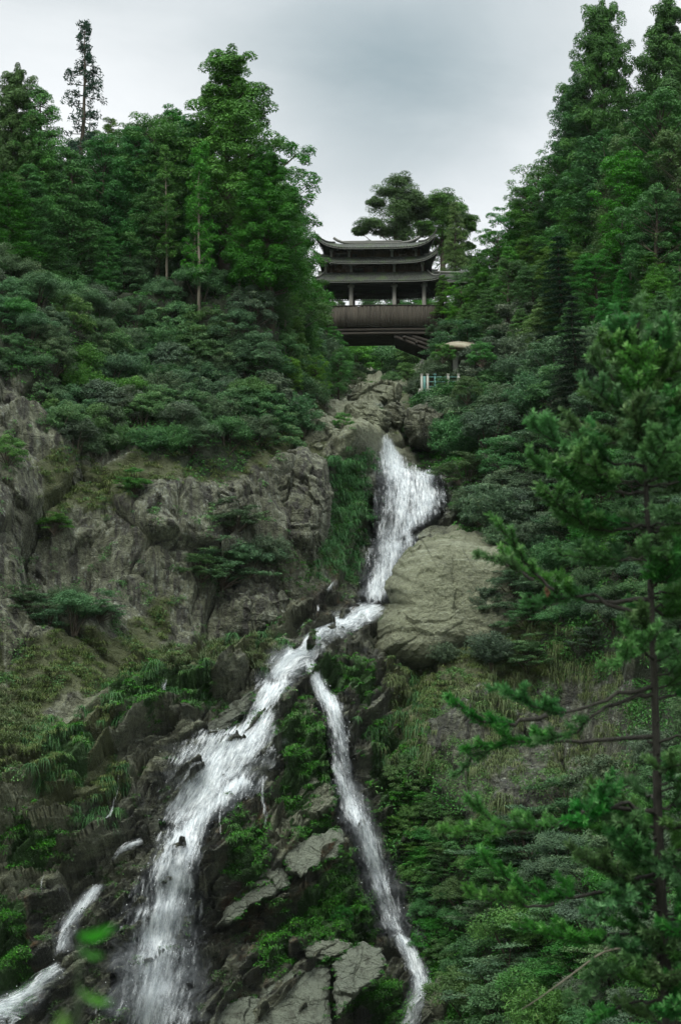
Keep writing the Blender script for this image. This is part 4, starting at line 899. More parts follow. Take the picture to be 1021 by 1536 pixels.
BS = [(330, 850, 120, 'shelf', 'bush', 'biggest spreading bush in the middle of the left cliff'), (375, 845, 110, 'bush', 'bush', 'dense dark bush overlapping the biggest cliff bush'), (355, 800, 90, 'shelf', 'bush', 'layered bush topping the cluster on the left cliff'),
      (405, 850, 85, 'feather', 'feather', 'pale twiggy bush at the right end of the cliff cluster'), (300, 850, 80, 'shelf', 'bush', 'low bush at the left end of the cliff cluster'), (205, 755, 62, 'shelf', 'bushgreen', 'small green bush hanging over the dark cleft'),
      (70, 940, 105, 'shelf', 'bush', 'open grey green bush low on the far left cliff'), (115, 960, 95, 'bush', 'bush', 'bush with a dark heart on the grassy left terrace'), (95, 900, 85, 'feather', 'feather', 'thin feathery bush above the left terrace'), (40, 920, 80, 'shelf', 'bush', 'leafy bush at the far left end of the terrace'), (150, 950, 80, 'shelf', 'bush', 'bush at the right end of the terrace cluster'),
      (20, 730, 70, 'round', 'bushgreen', 'round green bush at the left edge under the pale buttress'), (80, 790, 55, 'shelf', 'bushgreen', 'small bush under the grey rock pillar'), (290, 690, 60, 'shelf', 'bush', 'bush on the brink above the wedge shaped block'),
      (745, 800, 120, 'feather', 'feather', 'big pale feathery bush right of the upper falls'), (712, 775, 90, 'feather', 'feather', 'feathery bush leaning over the right edge of the falls'), (780, 830, 80, 'feather', 'feather', 'wispy bush on top of the huge boulder'),
      (760, 955, 120, 'shelf', 'bush', 'spreading bush clinging to the right side of the boulder'), (720, 925, 70, 'feather', 'feather', 'thin bush on the face of the huge boulder'), (800, 960, 80, 'bush', 'bush', 'bush at the foot of the boulder above the dark cliff'),
      (532, 582, 44, 'round', 'bushgreen', 'green shrub behind the square topped boulder'), (592, 582, 40, 'bush', 'bush', 'shrub at the right end of the square topped boulder'), (515, 640, 40, 'round', 'bushgreen', 'small shrub left of the yellowish boulder'), (620, 655, 50, 'bush', 'bushgreen', 'dark shrub over the brown rock right of the lip'),
      (735, 1005, 90, 'feather', 'feather', 'wispy grassy bush under the lower rim of the boulder'), (790, 1000, 90, 'shelf', 'bush', 'dark bush under the right end of the boulder'), (665, 1005, 60, 'feather', 'feather', 'small wispy tuft under the middle of the boulder'), (805, 905, 100, 'feather', 'feather', 'feathery bush hiding the right end of the boulder'),
      (512, 1385, 46, 'round', 'mossleaf', 'single bright round shrub under the smooth tan slab'), (705, 620, 80, 'feather', 'feather', 'pale grey feathery bush below the mushroom shelter'), (560, 590, 34, 'round', 'mossleaf', 'tiny shrub on the square topped boulder'),
      (625, 600, 50, 'feather', 'feather', 'straw coloured shrub left of the teal railing'), (500, 600, 60, 'round', 'bushgreen', 'green shrub beside the upper boulders'), (475, 590, 66, 'shelf', 'bushgreen', 'green bush spilling over the cliff shoulder'), (610, 575, 50, 'round', 'bushgreen', 'small dark shrub above the stream head')]
for u, v, wpx, kind, mat, lb in BS:
    p = surf(u, v, True)
    if 690 < u < 830 and 850 < v < 990: p = at(u, v, 103.0)          # rooted in the face of the boulder
    dd = p[1] * CP + p[2] * SP; w_ = wpx * dd / FPX
    plant(kind, p + nrm * .2, w_ / 4.0, mat, lb, 'bush', name='bush')

for u, v, d_, wpx, lb in [(664, 540, 125, 44, 'leafy shrub half hiding the left rim of the mushroom cap'), (722, 545, 125, 56, 'leafy shrub half hiding the right rim of the mushroom cap'), (700, 600, 122, 60, 'shrub in front of the shelter floor')]:
    plant('round', at(u, v, d_), wpx * d_ / FPX / 4.0, 'bushgreen', lb, 'bush', name='bush')

# --- ground cover nobody could count
def pick(mask, n, seed, urange=(-50, 1075), vmax=1560):
    rg = RS(seed); w_ = mask * (U > urange[0]) * (U < urange[1]) * (VV < vmax); w_ = w_ / w_.sum()
    idx = rg.choice(w_.size, n, p=w_.ravel()); return P.reshape(-1, 3)[idx] + rg.normal(0, .03, (n, 3))
def tufts(name, pts, nb, L, wd, mat, seed, lean=.5, droop=1.0):
    rg = RS(seed); n = len(pts) * nb; p0 = np.repeat(pts, nb, 0) + rg.normal(0, .10, (n, 3)) * (1, 1, .3)
    a = rg.uniform(0, 6.28, n); dr = np.stack([np.cos(a), np.sin(a) * .7 - .45, np.zeros(n)], -1)
    ln = L * rg.uniform(.5, 1.25, n)[:, None] * np.repeat(rg.uniform(.6, 1.3, len(pts)), nb)[:, None]
    ts = (0, .35, .7, 1.0); sp = [p0 + dr * ln * lean * t_ + np.array([0, 0, 1.0]) * ln * (t_ * .9 - droop * t_ * t_) for t_ in ts]
    side = unit(np.stack([-np.sin(a), np.cos(a), np.zeros(n)], -1)); ws_ = (wd, wd * .9, wd * .6, wd * .1)
    co = np.stack([x for k in range(4) for x in (sp[k] - side * ws_[k] / 2, sp[k] + side * ws_[k] / 2)], 1).reshape(-1, 3)
    b = np.arange(n)[:, None] * 8; fa = np.concatenate([b + np.array([[2 * k, 2 * k + 1, 2 * k + 3, 2 * k + 2]]) for k in range(3)])
    tn = np.repeat(np.clip(np.repeat(rg.uniform(0, 1, len(pts)), nb) * .6 + rg.uniform(0, .4, n), 0, 1), 8)
    return tag(link(name, np_mesh(name, co, fa, {'tone': tn}), M[mat]), kind='stuff')
def cover(name, pts, per, rad, size, mat, seed, **kw):
    rg = RS(seed); c, f, t_ = leaves(rg, pts, np.tile(rad, (len(pts), 1)) * rg.uniform(.5, 1.3, (len(pts), 1)), per, size, **kw)
    return tag(link(name, np_mesh(name, c, f, {'tone': t_}), M[mat]), kind='stuff')
patch_n = fbm(X / 1.1, Z / 1.1, Y / 1.1, 91, 3)
tufts('grass', pick(m_grass * (patch_n > .0), 3000, 1), 18, .50, .030, 'grassblade', 1)
tufts('green_grass', pick(m_moss * (patch_n > .0) * m_low, 1300, 2), 18, .55, .034, 'greengrass', 2, droop=1.15)
HANG = gr([(60, 1080), (190, 1090), (190, 1250), (50, 1250)], [(470, 730), (560, 720), (550, 800), (480, 800)], [(150, 1010), (330, 1000), (310, 1060), (170, 1080)], [(560, 1010), (640, 1020), (640, 1150), (540, 1130)], [(320, 940), (430, 920), (420, 1000), (300, 1010)])
tufts('hanging_grass', pick(HANG * (patch_n > .05), 420, 3), 26, .80, .035, 'greengrass', 3, droop=1.45, lean=.6)
tufts('fall_side_grass', pick(gr([(490, 690), (560, 690), (548, 860), (470, 870)]), 420, 13), 30, .62, .034, 'greengrass', 13, droop=1.3, lean=.6)
cover('fall_side_moss', pick(gr([(490, 690), (560, 690), (548, 870), (460, 890)]), 900, 15), 24, (.28, .28, .2), .085, 'mossleaf', 15, out=.6, up=.7)
RC = gr([(570, 1005), (840, 930), (960, 900), (970, 1180), (850, 1270), (700, 1250), (600, 1160)])
tufts('cliff_grass', pick(RC * (fbm(X / 2.2, Z / 2.2, 0, 55, 3) > .0), 1100, 16), 22, .70, .034, 'grassblade', 16, droop=1.5, lean=.45)
cover('cliff_creepers', pick(RC * (fbm(X / 2.2, Z / 2.2, 0, 56, 3) > .10), 1300, 17), 24, (.30, .30, .3), .085, 'bushgreen', 17, out=.7, up=.5)
tufts('tall_grass', pick(gr([(-60, 1040), (50, 1030), (60, 1130), (-60, 1180)], [(300, 960), (345, 960), (345, 1010), (300, 1010)], [(230, 960), (420, 950), (400, 1010), (240, 1030)]), 330, 6), 30, .85, .032, 'grassblade', 6, droop=.75)
cover('moss', pick(m_moss * (patch_n > -.02), 5000, 4), 26, (.30, .30, .18), .085, 'mossleaf', 4, out=.6, up=.7, lower=-.2, aspect=.6)
rg = RS(77); sp_ = []
for ring_, d0_, gu_, gv_, cen_, th_ in SLABS:          # moss creeping over the slab rims
    for q_ in rg.randint(0, len(ring_), 46):
        if fbm(q_ / 17.0, cen_[0], 0, 4, 2) < -.05: continue
        u_, v_ = cen_ + (ring_[q_] - cen_) * rg.uniform(.86, 1.04); sp_.append(at(u_, v_, d0_ + gu_ * (u_ - cen_[0]) + gv_ * (v_ - cen_[1]) + .1))
cover('slab_moss', np.array(sp_), 26, (.20, .14, .12), .07, 'mossleaf', 14, out=.6, up=.7, aspect=.6)
cover('undergrowth', pick(m_veg * (VV > RV + 8), 9000, 5), 26, (.5, .5, .35), .13, 'bushgreen', 5, out=.6, up=.7)
scat = gr([(-60, 640), (560, 640), (560, 1000), (-60, 1250)]) * (patch_n > .28)
cover('cliff_herbs', pick(scat * (1 - m_veg), 1500, 7), 22, (.30, .30, .18), .09, 'bush', 7, out=.6, up=.7)
cover('ledge_herbs', pick(m_low * (patch_n > .30) * (1 - m_veg), 1100, 8), 22, (.26, .26, .15), .085, 'mossleaf', 8, out=.6, up=.7, aspect=.6)
# ------------------------------------------------------------------ the covered bridge
M['plank'] = wood_mat('weathered_planks', (.030, .027, .021), (.088, .078, .062), axis=(7, 7, .6))
M['timber'] = wood_mat('dark_timber', (.016, .014, .011), (.042, .036, .029), axis=(.8, 6, 6))
M['column'] = wood_mat('grey_column_wood', (.16, .155, .135), (.30, .29, .26), axis=(5, 5, .5))
M['brown'] = wood_mat('brown_panel_wood', (.030, .018, .012), (.095, .058, .036), axis=(6, 6, .6))
def tile_mat():
    t = NT('roof_tiles'); P_ = t.pos(obj=True)
    n = t.noise(P_, 7, 5, .7); n2 = t.noise(P_, 1.3, 4, .6)
    c = t.mix(t.ramp(n, .3, .7), (.014, .016, .014), (.060, .068, .056))
    c = t.mix(t.ramp(n2, .5, .68), c, (.050, .075, .032))
    return t.out(t.pbsdf(Base_Color=c, Roughness=.8, Specular_IOR_Level=.3, Normal=t.bump(n, .6, .04)))
M['tile'] = tile_mat()
tt_ = NT('eave_edge'); M['edge'] = tt_.out(tt_.pbsdf(Base_Color=tt_.mix(tt_.noise(tt_.pos((3, 3, 3), obj=True), 2, 4, .6), (.06, .062, .054), (.145, .148, .130)), Roughness=.8))

BD = 165.0; K = BD / FPX
bo = at(565, 470, BD)
def BX(u): return (u - 565) * K
def BZ(v): return (462 - v) * K * 1.02
bridge = empty('covered_bridge', bo); bridge.rotation_euler = (0, 0, math.radians(-3))
tag(bridge, 'dark timber covered bridge with three curled eave tiers spanning the gorge', 'bridge')
DEP = 2.0   # half depth

def roof(name, hl, hd, ze, zt, il, idp, curl, ext, parent, corr=.23, thick=.10):
    """hipped skirt roof: eave at ze, upper edge at zt; corners swept up by curl and outward by ext"""
    def ring(l, d, up, ex, z, n):
        pts = []
        for (x0, y0, x1, y1) in ((-l, -d, l, -d), (l, -d, l, d), (l, d, -l, d), (-l, d, -l, -d)):
            L = math.hypot(x1 - x0, y1 - y0); m = n[0] if abs(x1 - x0) > 0 else n[1]
            for k in range(m):
                q = k / m; s = abs(2 * q - 1)
                c = s ** 7
                x = x0 + (x1 - x0) * q; y = y0 + (y1 - y0) * q
                pts.append([x + ex * c * np.sign(x) * 1.0, y + ex * c * np.sign(y) * .8, z + up * (s ** 5 * .45 + s ** 16 * .55)])
        return np.array(pts)
    n = (int(hl * 2 / corr) * 4, int(hd * 2 / corr) * 4)
    rows = 12; R_ = []
    o_ = ring(hl, hd, curl, ext, ze, n); i_ = ring(il, idp, curl * .10, 0, zt, n)
    tot = len(o_); ph = np.arange(tot) % 4
    for k in range(rows + 1):
        q = k / rows
        p_ = o_ * (1 - q) + i_ * q
        p_[:, 2] -= .22 * (zt - ze) * math.sin(q * PI)                       # sagging profile
        p_[:, 2] += np.array([.045, .0, -.03, .0])[ph] * (1 - .3 * q) + (.02 if k % 2 else 0)
        R_.append(p_)
    top = np.concatenate(R_); bot = np.concatenate([r_ - [0, 0, thick] for r_ in R_])
    co = np.concatenate([top, bot]); j = np.arange(tot); j2 = (j + 1) % tot; N_ = len(top); fa = []
    for k in range(rows):
        fa.append(np.stack([k * tot + j, k * tot + j2, (k + 1) * tot + j2, (k + 1) * tot + j], -1))
        fa.append(np.stack([N_ + k * tot + j, N_ + (k + 1) * tot + j, N_ + (k + 1) * tot + j2, N_ + k * tot + j2], -1))
    fa.append(np.stack([j, N_ + j, N_ + j2, j2], -1))
    fa.append(np.stack([rows * tot + j, rows * tot + j2, N_ + rows * tot + j2, N_ + rows * tot + j], -1))
    rf = link(name, np_mesh(name, co, np.concatenate(fa)), M['tile'], parent)
    e = MB()                                                                 # pale eave board following the curl
    lo = o_ * [1, 1, 1] - [0, 0, thick + .015]
    for (a_, b_) in ((0, n[0]), (n[0], n[0] + n[1]), (n[0] + n[1], 2 * n[0] + n[1]), (2 * n[0] + n[1], 2 * n[0] + 2 * n[1])):
        idx = np.arange(a_, b_ + 1, 4) % tot; e.tube(lo[idx] * [1.003, 1.003, 1] - [0, 0, .04], .04, 4)
    e.build('eave_board', M['edge'], rf)
    for c_ in (0, n[0], n[0] + n[1], 2 * n[0] + n[1]):
        pts = np.array([R_[k][c_] + [0, 0, .06] for k in range(rows + 1)])
        tip = pts[0] + (pts[0] - pts[1]) * .9 + [0, 0, .28]
        h = MB(); h.tube(np.vstack([[tip], pts]), np.r_[.025, np.full(rows + 1, .065)], 6); h.build('hip_ridge', M['edge'], rf)
    for sg in (-1, 1):                                                       # rafters under each eave
        r_ = MB()
        for x in np.arange(-hl + .5, hl - .4, .42):
            a_ = np.array([x, sg * (hd - .08), ze - .12]); b_ = np.array([x, sg * idp, zt - .22 - (.0 if idp > .2 else .1)])
            c_ = (a_ + b_) / 2 - [0, 0, .22 * (zt - ze) * .9]; r_.tube(np.array([a_, c_, b_]), .04, 4)
        r_.build('rafter_row', M['timber'], rf)
    return rf

ZE3, ZE2, ZE1 = BZ(426), BZ(398), BZ(375)
LX = BX(483), BX(528), BX(592), BX(636)
roof('lower_roof', BX(657), 3.1, ZE3, BZ(409), BX(641), DEP + .05, .25, .12, bridge)
roof('middle_roof', BX(647), 2.95, ZE2, BZ(385), BX(636), DEP - .25, .85, .55, bridge)
rf1 = roof('upper_roof', BX(643), 2.8, ZE1, BZ(357) - .0, BX(628), .14, .95, .60, bridge)
b = MB(); zt = BZ(357)
b.tube(np.array([[x, 0, zt + .06 + .45 * abs(x / BX(628)) ** 6] for x in np.linspace(-BX(630), BX(630), 22)]), .12, 6); b.build('ridge_cap', M['edge'], rf1)
b = MB(); b.box((-.35, 0, zt + .2), (BX(628) * 1.4, .14, .2)); b.build('ridge_coping', M['edge'], rf1)
# posts
for x in LX:
    for y, m_ in ((-DEP, 'column'), (DEP, 'timber')):
        b = MB(); zc = ZE3 + .05
        b.tube(np.array([[x, y, -1.0], [x, y, 0], [x, y, zc]]), np.array([.19, .185, .17]), 10); b.box((x, y, zc - .25), (.55, .3, .16))
        b.build('column', M[m_], bridge, True)
b = MB()
for y in (-DEP, DEP):
    b.box((0, y, ZE3 + .08), (BX(642) * 2, .22, .26))
for x in LX: b.box((x, 0, ZE3 + .24), (.22, DEP * 2 - .25, .3))
for y in np.linspace(-DEP + .5, DEP - .5, 7): b.box((0, y, ZE3 + .42), (BX(640) * 2, .12, .1))
b.build('beams', M['timber'], bridge)
b = MB(); b.box((0, 0, ZE3 + .62), (BX(634) * 2, DEP * 2 - .7, .08)); b.build('ceiling', M['timber'], bridge)
# storey walls with open strips
def storey(z0, z1, hl, hd, posts, slots, nm):
    b = MB()
    for y in (-hd, hd):
        ed = sorted(slots + [(-hl, -hl), (hl, hl)])
        for (a0, a1), (c0, c1) in zip(ed[:-1], ed[1:]):                        # planks between the openings
            x = a1
            while x < c0 - .02:
                w_ = min(.2, c0 - x); b.box((x + w_ / 2, y + .012 * math.sin(x * 37), (z0 + z1) / 2), (w_ - .012, .05, z1 - z0)); x += w_
        for (s0, s1) in slots:
            b.box(((s0 + s1) / 2, y, z0 + (z1 - z0) * .80), (s1 - s0, .05, (z1 - z0) * .4))
            for x in np.arange(s0 + .18, s1 - .05, .22): b.box((x, y, z0 + (z1 - z0) * .3), (.035, .04, (z1 - z0) * .6))
    for x in (-hl, hl): b.box((x, 0, (z0 + z1) / 2), (.05, hd * 2 - .06, z1 - z0))
    wl = b.build(nm, M['brown'], bridge)
    for x in posts:
        for y in (-hd - .1, hd + .1): p = MB(); p.box((x, y, (z0 + z1) / 2), (.2, .14, z1 - z0)); p.box((x, y * 1.06, z1 - .08), (.34, .4, .14)); p.build('post', M['column'], wl)
    for y in (-hd - .07, hd + .07): r = MB(); r.box((0, y, z0 + .06), (hl * 2, .08, .09)); r.build('rail', M['column'], wl)
storey(BZ(411), BZ(395), BX(637), DEP - .3, (BX(490), LX[1], LX[2], BX(634)), [(BX(492), BX(515)), (BX(531), BX(547)), (BX(560), BX(566))], 'middle_wall')
storey(BZ(387), BZ(372), BX(630), DEP - .7, (BX(498), LX[1] - .2, LX[2] - .2, BX(624)), [(BX(501), BX(522)), (BX(530), BX(536))], 'upper_wall')
# plank skirts, one board after the other on a gentle arch
for y, nm in ((-DEP - .22, 'plank_skirt'), (DEP + .22, 'plank_skirt')):
    b = MB(); rg = RS(8); x = BX(455)
    while x < BX(690):
        arch = .20 * (1 - (x / 7.5) ** 2); zb = -1.82 + arch * .5 + rg.uniform(-.03, .03); zt_ = -.10 + arch + rg.uniform(-.015, .015)
        b.box((x + .085, y + rg.uniform(-.01, .01) + .03 * (int(x * 100) % 2), (zb + zt_) / 2), (.176, .035, zt_ - zb), ry=rg.uniform(-.006, .006)); x += .17
    s_ = b.build(nm, M['plank'], bridge)
    h = MB(); h.tube(np.array([[x, y, -.05 + .20 * (1 - (x / 7.5) ** 2)] for x in np.linspace(BX(455), BX(690), 30)]), .06, 5); h.build('hand_rail', M['timber'], s_)
b = MB(); b.box((BX(572), 0, -.95), (BX(690) - BX(455), DEP * 2 + .3, .12))
for y in np.linspace(-DEP, DEP, 8): b.tube(np.array([[x, y, -2.05 + .12 * (1 - (x / 7.5) ** 2)] for x in np.linspace(BX(455), BX(690), 16)]), .17, 8)
for y in np.linspace(-DEP, DEP, 8): b.tube(np.array([[x, y, -2.38 + .12 * (1 - (x / 7.5) ** 2)] for x in np.linspace(BX(455), BX(690), 16)]), .15, 8)
b.build('deck_logs', M['timber'], bridge)
for sg in (1,):                                                             # leaning log struts at the banks
    b = MB()
    for k, y in enumerate(np.linspace(-DEP + .1, DEP - .1, 7)):
        for q in range(3):
            xa = BX(592 + q * 13); b.tube(np.array([[sg * xa, y, -2.5], [sg * (BX(668)), y, -4.35 + q * .45]]), .15, 8)
    for q in range(4): b.tube(np.array([[sg * (BX(606) + q * 1.05), -DEP - .3, -2.66 - q * .48], [sg * (BX(606) + q * 1.05), DEP + .3, -2.66 - q * .48]]), .12, 8)
    b.build('struts', M['timber'], bridge)
    b = MB()
    for q in range(5):
        b.box((sg * (BX(690) + .12 * q), 0, -2.9 - q * .62), (2.4 + .3 * q, 5.0 + .02 * q, .6))
    b.build('stone_abutment', M['column'], bridge)
# side corridor continuing to the right bank
cr = empty('bridge_corridor', bo); cr.rotation_euler = bridge.rotation_euler
tag(cr, 'low tile roofed corridor running from the right bridge end into the trees', 'corridor')
for sg, nm in ((1, 'corridor_roof'),):
    b = MB(); x0, x1 = BX(652), BX(714); n_ = 90
    for k in range(n_):
        xa = x0 + (x1 - x0) * k / n_; xb = x0 + (x1 - x0) * (k + 1) / n_; zz_ = .05 if k % 2 else 0
        for s_ in (-1, 1):
            z_r = BZ(403) - .04 * (xa - x0); z_e = BZ(424) - .04 * (xa - x0)
            b.add([[xa, s_ * 2.3, z_e + zz_], [xb, s_ * 2.3, z_e + zz_], [xb, 0, z_r + zz_], [xa, 0, z_r + zz_], [xa, s_ * 2.3, z_e + zz_ - .12], [xb, s_ * 2.3, z_e + zz_ - .12], [xb, 0, z_r + zz_ - .12], [xa, 0, z_r + zz_ - .12]],
                  [(0, 1, 2, 3), (7, 6, 5, 4), (0, 4, 5, 1), (0, 3, 7, 4), (1, 5, 6, 2)])
    rr_ = b.build(nm, M['tile'], cr)
    b = MB(); b.tube(np.array([[x0, 0, BZ(402) + .04], [x1, 0, BZ(402) - .04 * (x1 - x0) + .04]]), .13, 6); b.build('ridge_cap', M['edge'], rr_); b = MB(); b.tube(np.array([[x0, -2.32, BZ(424) - .12], [x1, -2.32, BZ(424) - .04 * (x1 - x0) - .12]]), .05, 5); b.build('eave_board', M['edge'], rr_)
for x in np.linspace(BX(662), BX(710), 3):
    for y in (-1.7, 1.7): b = MB(); b.tube(np.array([[x, y, -1.2], [x, y, BZ(418)]]), .14, 8); b.build('column', M['timber'], cr)
b = MB(); b.box((BX(708), 0, -1.25), (4.4, 4.0, .2)); b.box((BX(708), -1.9, -.6), (4.2, .06, 1.1)); b.build('corridor_deck', M['plank'], cr)

# ------------------------------------------------------------------ mushroom shelter and railing
tt_ = NT('painted_concrete'); M['concrete'] = tt_.out(tt_.pbsdf(Base_Color=tt_.mix(tt_.noise(tt_.pos(obj=True), 3, 5, .7), (.20, .21, .18), (.38, .39, .34)), Roughness=.8))
tt_ = NT('mushroom_cap'); n_ = tt_.noise(tt_.pos(obj=True), 1.6, 5, .7); M['cap'] = tt_.out(tt_.pbsdf(Base_Color=tt_.mix(tt_.ramp(n_, .38, .6), (.22, .21, .15), (.10, .085, .05)), Roughness=.85))
tt_ = NT('teal_paint'); M['teal'] = tt_.out(tt_.pbsdf(Base_Color=tt_.mix(tt_.noise(tt_.pos(obj=True), 5, 4, .6), (.04, .14, .125), (.10, .25, .22)), Roughness=.55))
MD = 132.0; mk = MD / FPX
ms = empty('mushroom_shelter', at(683, 590, MD)); tag(ms, 'concrete mushroom shaped shelter with wide tan cap on a pale stem', 'shelter')
b = MB(); zc = 62 * mk
b.tube(np.array([[0, 0, -1.5], [0, 0, 0], [0, 0, zc * .55], [0, 0, zc]]), np.array([.24, .22, .19, .21]), 14); b.build('stem', M['concrete'], ms, True)
prof = [(.05, zc + 16 * mk), (.5, zc + 15.5 * mk), (1.0, zc + 13 * mk), (1.5, zc + 8.5 * mk), (1.78, zc + 3.5 * mk), (1.82, zc + 1.2 * mk), (1.7, zc - .6 * mk), (1.2, zc + .6 * mk), (.6, zc + 1.0 * mk), (.2, zc - 1.6 * mk)]
th = np.linspace(0, 2 * PI, 40, endpoint=False)
co = np.array([[.42 + r * math.cos(a) * (1 + .04 * math.sin(3 * a)), r * math.sin(a), z + .05 * math.sin(2 * a + 1) * r] for r, z in prof for a in th])
i_ = np.arange(len(prof) - 1)[:, None] * 40; j = np.arange(40)[None]; link('cap', np_mesh('cap', co, np.stack([i_ + j, i_ + 40 + j, i_ + 40 + (j + 1) % 40, i_ + (j + 1) % 40], -1).reshape(-1, 4), smooth=True), M['cap'], ms)
b = MB(); b.box((0, 0, -.15), (5.2, 3.2, .3)); b.build('floor_slab', M['concrete'], ms)
rl = empty('viewing_railing', at(652, 592, MD - 5)); tag(rl, 'teal rail fence with pale posts beside the mushroom shelter', 'railing')
for x in (-19, -10.5, 0, 19, 34): b = MB(); b.tube(np.array([[x * mk, 0, -.4], [x * mk, 0, 29 * mk]]), .085 if x != 0 else .05, 8); b.box((x * mk, 0, 29.5 * mk), (.2, .2, .07)); b.build('post', M['concrete' if x != 0 else 'teal'], rl)
for z in (5, 12, 19, 26): b = MB(); b.box((7.5 * mk, .0, z * mk), (53 * mk, .035, .05)); b.build('rail', M['teal'], rl)
b = MB()
b.box((-15.2 * mk, -.03, 14 * mk), (.16, .03, 26 * mk)); b.build('teal_panel', M['teal'], rl)
# ------------------------------------------------------------------ the young fir close to the viewer
FD = 10.5; fk = FD / FPX
def fp(u, v, dy=0.0): return at(u, v, FD + dy)
TR = np.array([fp(*a) for a in [(955, 452), (956, 500), (959, 560), (963, 640), (968, 730), (973, 830), (977, 930), (981, 1030), (984, 1130), (986, 1230), (990, 1330), (996, 1430), (1002, 1536), (1010, 1680), (1018, 1850), (1026, 2050)]])
fir = empty('young_fir', TR[-1]); tag(fir, 'young fir close to the viewer, filling the right side with bristly green twigs', 'fir')
TRL = TR - TR[-1]
b = MB(); b.tube(TRL, np.interp(np.arange(16), [0, 3, 8, 15], [.005, .011, .023, .045]), 10)
rgF = RS(44)
for k in range(60):    # bark knots
    q = rgF.uniform(3, 13); p_ = np.array([np.interp(q, np.arange(16), TRL[:, c]) for c in range(3)]); a = rgF.uniform(0, 6.28); r_ = np.interp(q, [0, 3, 8, 15], [.006, .018, .036, .062])
    b.tube(np.array([p_, p_ + np.array([math.cos(a), math.sin(a), .3]) * (r_ + rgF.uniform(.003, .02))]), np.array([.009, .003]), 5)
b.build('trunk', M['firbark'], fir, True)

def needles(paths, rg, L=.040, dens=820, tipbright=True):
    """bristles all round each twig path"""
    P0, D0_, T_ = [], [], []
    for pts in paths:
        seg = np.diff(pts, axis=0); ln = np.linalg.norm(seg, axis=1); cum = np.r_[0, np.cumsum(ln)]
        n = max(14, int(cum[-1] * dens)); s = rg.uniform(0, cum[-1], n)
        P0.append(np.stack([np.interp(s, cum, pts[:, c]) for c in range(3)], -1))
        ix = np.clip(np.searchsorted(cum, s) - 1, 0, len(ln) - 1); D0_.append(seg[ix] / (ln[ix][:, None] + 1e-9)); T_.append(.30 * rg.uniform() + .55 * (s / cum[-1]) ** 2)
    p = np.concatenate(P0); d = np.concatenate(D0_); t_ = np.concatenate(T_); n = len(p)
    r = rg.normal(size=(n, 3)); r += np.array([0, 0, .45]); r = unit(r - d * (r * d).sum(-1, keepdims=True))
    ax = unit(r * .82 + d * rg.uniform(.35, .9, (n, 1))); side = unit(np.cross(ax, rg.normal(size=(n, 3))))
    ln = L * rg.uniform(.65, 1.15, (n, 1)); w_ = .0026
    co = np.stack([p - side * w_, p + side * w_, p + ax * ln * .7 + side * w_ * .9, p + ax * ln, p + ax * ln * .7 - side * w_ * .9], 1).reshape(-1, 3)
    return co, np.arange(n * 5).reshape(-1, 5), np.repeat(np.clip(t_ + rg.uniform(0, .3, n), 0, 1), 5)

def smooth_path(pts, n=14):
    pts = np.asarray(pts, float); L = np.r_[0, np.cumsum(np.linalg.norm(np.diff(pts, axis=0), axis=1))]; s = np.linspace(0, L[-1], n)
    q = np.stack([np.interp(s, L, pts[:, c]) for c in range(3)], -1)
    for _ in range(2): q[1:-1] = (q[:-2] + q[1:-1] * 2 + q[2:]) / 4
    return q

def fir_branch(pts, start, twl, rg, r0=.012, gap=.052, sub=True, label=None, fl=1.0):
    """one branch: a child of the fir with its needles below it; foliage begins at 'start' of its length"""
    q = smooth_path(pts); q[1:-1] += rg.normal(0, .008, (len(q) - 2, 3))
    L = np.linalg.norm(np.diff(q, axis=0), axis=1).sum(); b = MB(); org = q[0].copy()
    b.tube(q - org, np.linspace(r0, .0035, len(q)), 6)
    tw = []; cum = np.linspace(0, 1, len(q))
    if start < .97: 
        s0 = np.linspace(start, 1, 9); tw.append(np.stack([np.interp(s0, cum, q[:, c]) for c in range(3)], -1))
    s = start * L; sg = 1
    while s < L:
        f = s / L; base = np.array([np.interp(f, cum, q[:, c]) for c in range(3)]); ax = unit(np.array([np.interp(min(1, f + .08), cum, q[:, c]) - np.interp(max(0, f - .08), cum, q[:, c]) for c in range(3)]))
        lat = unit(np.cross(ax, [0, 0, 1])) * sg + np.array([0, 0, rg.uniform(-.35, .75)]) + rg.normal(0, .2, 3)
        d = unit(ax * rg.uniform(.55, .95) + unit(lat) * .85)
        l_ = twl * rg.uniform(.55, 1.1) * (1.15 - .55 * f) * fl
        e = base + d * l_ + np.array([0, 0, .22 * l_]); m_ = base + d * l_ * .55 - np.array([0, 0, .03 * l_])
        t_ = smooth_path([base, m_, e], 6); tw.append(t_); b.tube(t_ - org, np.linspace(.0042, .002, 6), 4, cap=False)
        if sub and l_ > .11:
            for q_ in (.35, .6, .8):
                if rg.uniform() < .75:
                    sb = base * (1 - q_) + e * q_; sd_ = unit(d + unit(np.cross(d, [0, 0, 1])) * rg.choice([-1, 1]) * .9 + np.array([0, 0, rg.uniform(-.3, .5)])); tw.append(smooth_path([sb, sb + sd_ * l_ * .42 + np.array([0, 0, .02])], 4))
        s += gap * rg.uniform(.6, 1.3); sg = -sg
    w_ = b.mesh('branch', True); br = link('branch', w_, M['firbark'], fir); br.location = org - TR[-1]
    co, f_, tn = needles([t_ - org for t_ in tw], rg)
    link('needles', np_mesh('needles', co, f_, {'tone': tn}), M['needle'], br)
    if label: br['label'] = label

def tpx(v): return np.array([np.interp(v, [452, 500, 560, 640, 730, 830, 930, 1030, 1130, 1230, 1330, 1430, 1536], TR[:13, c]) for c in range(3)])
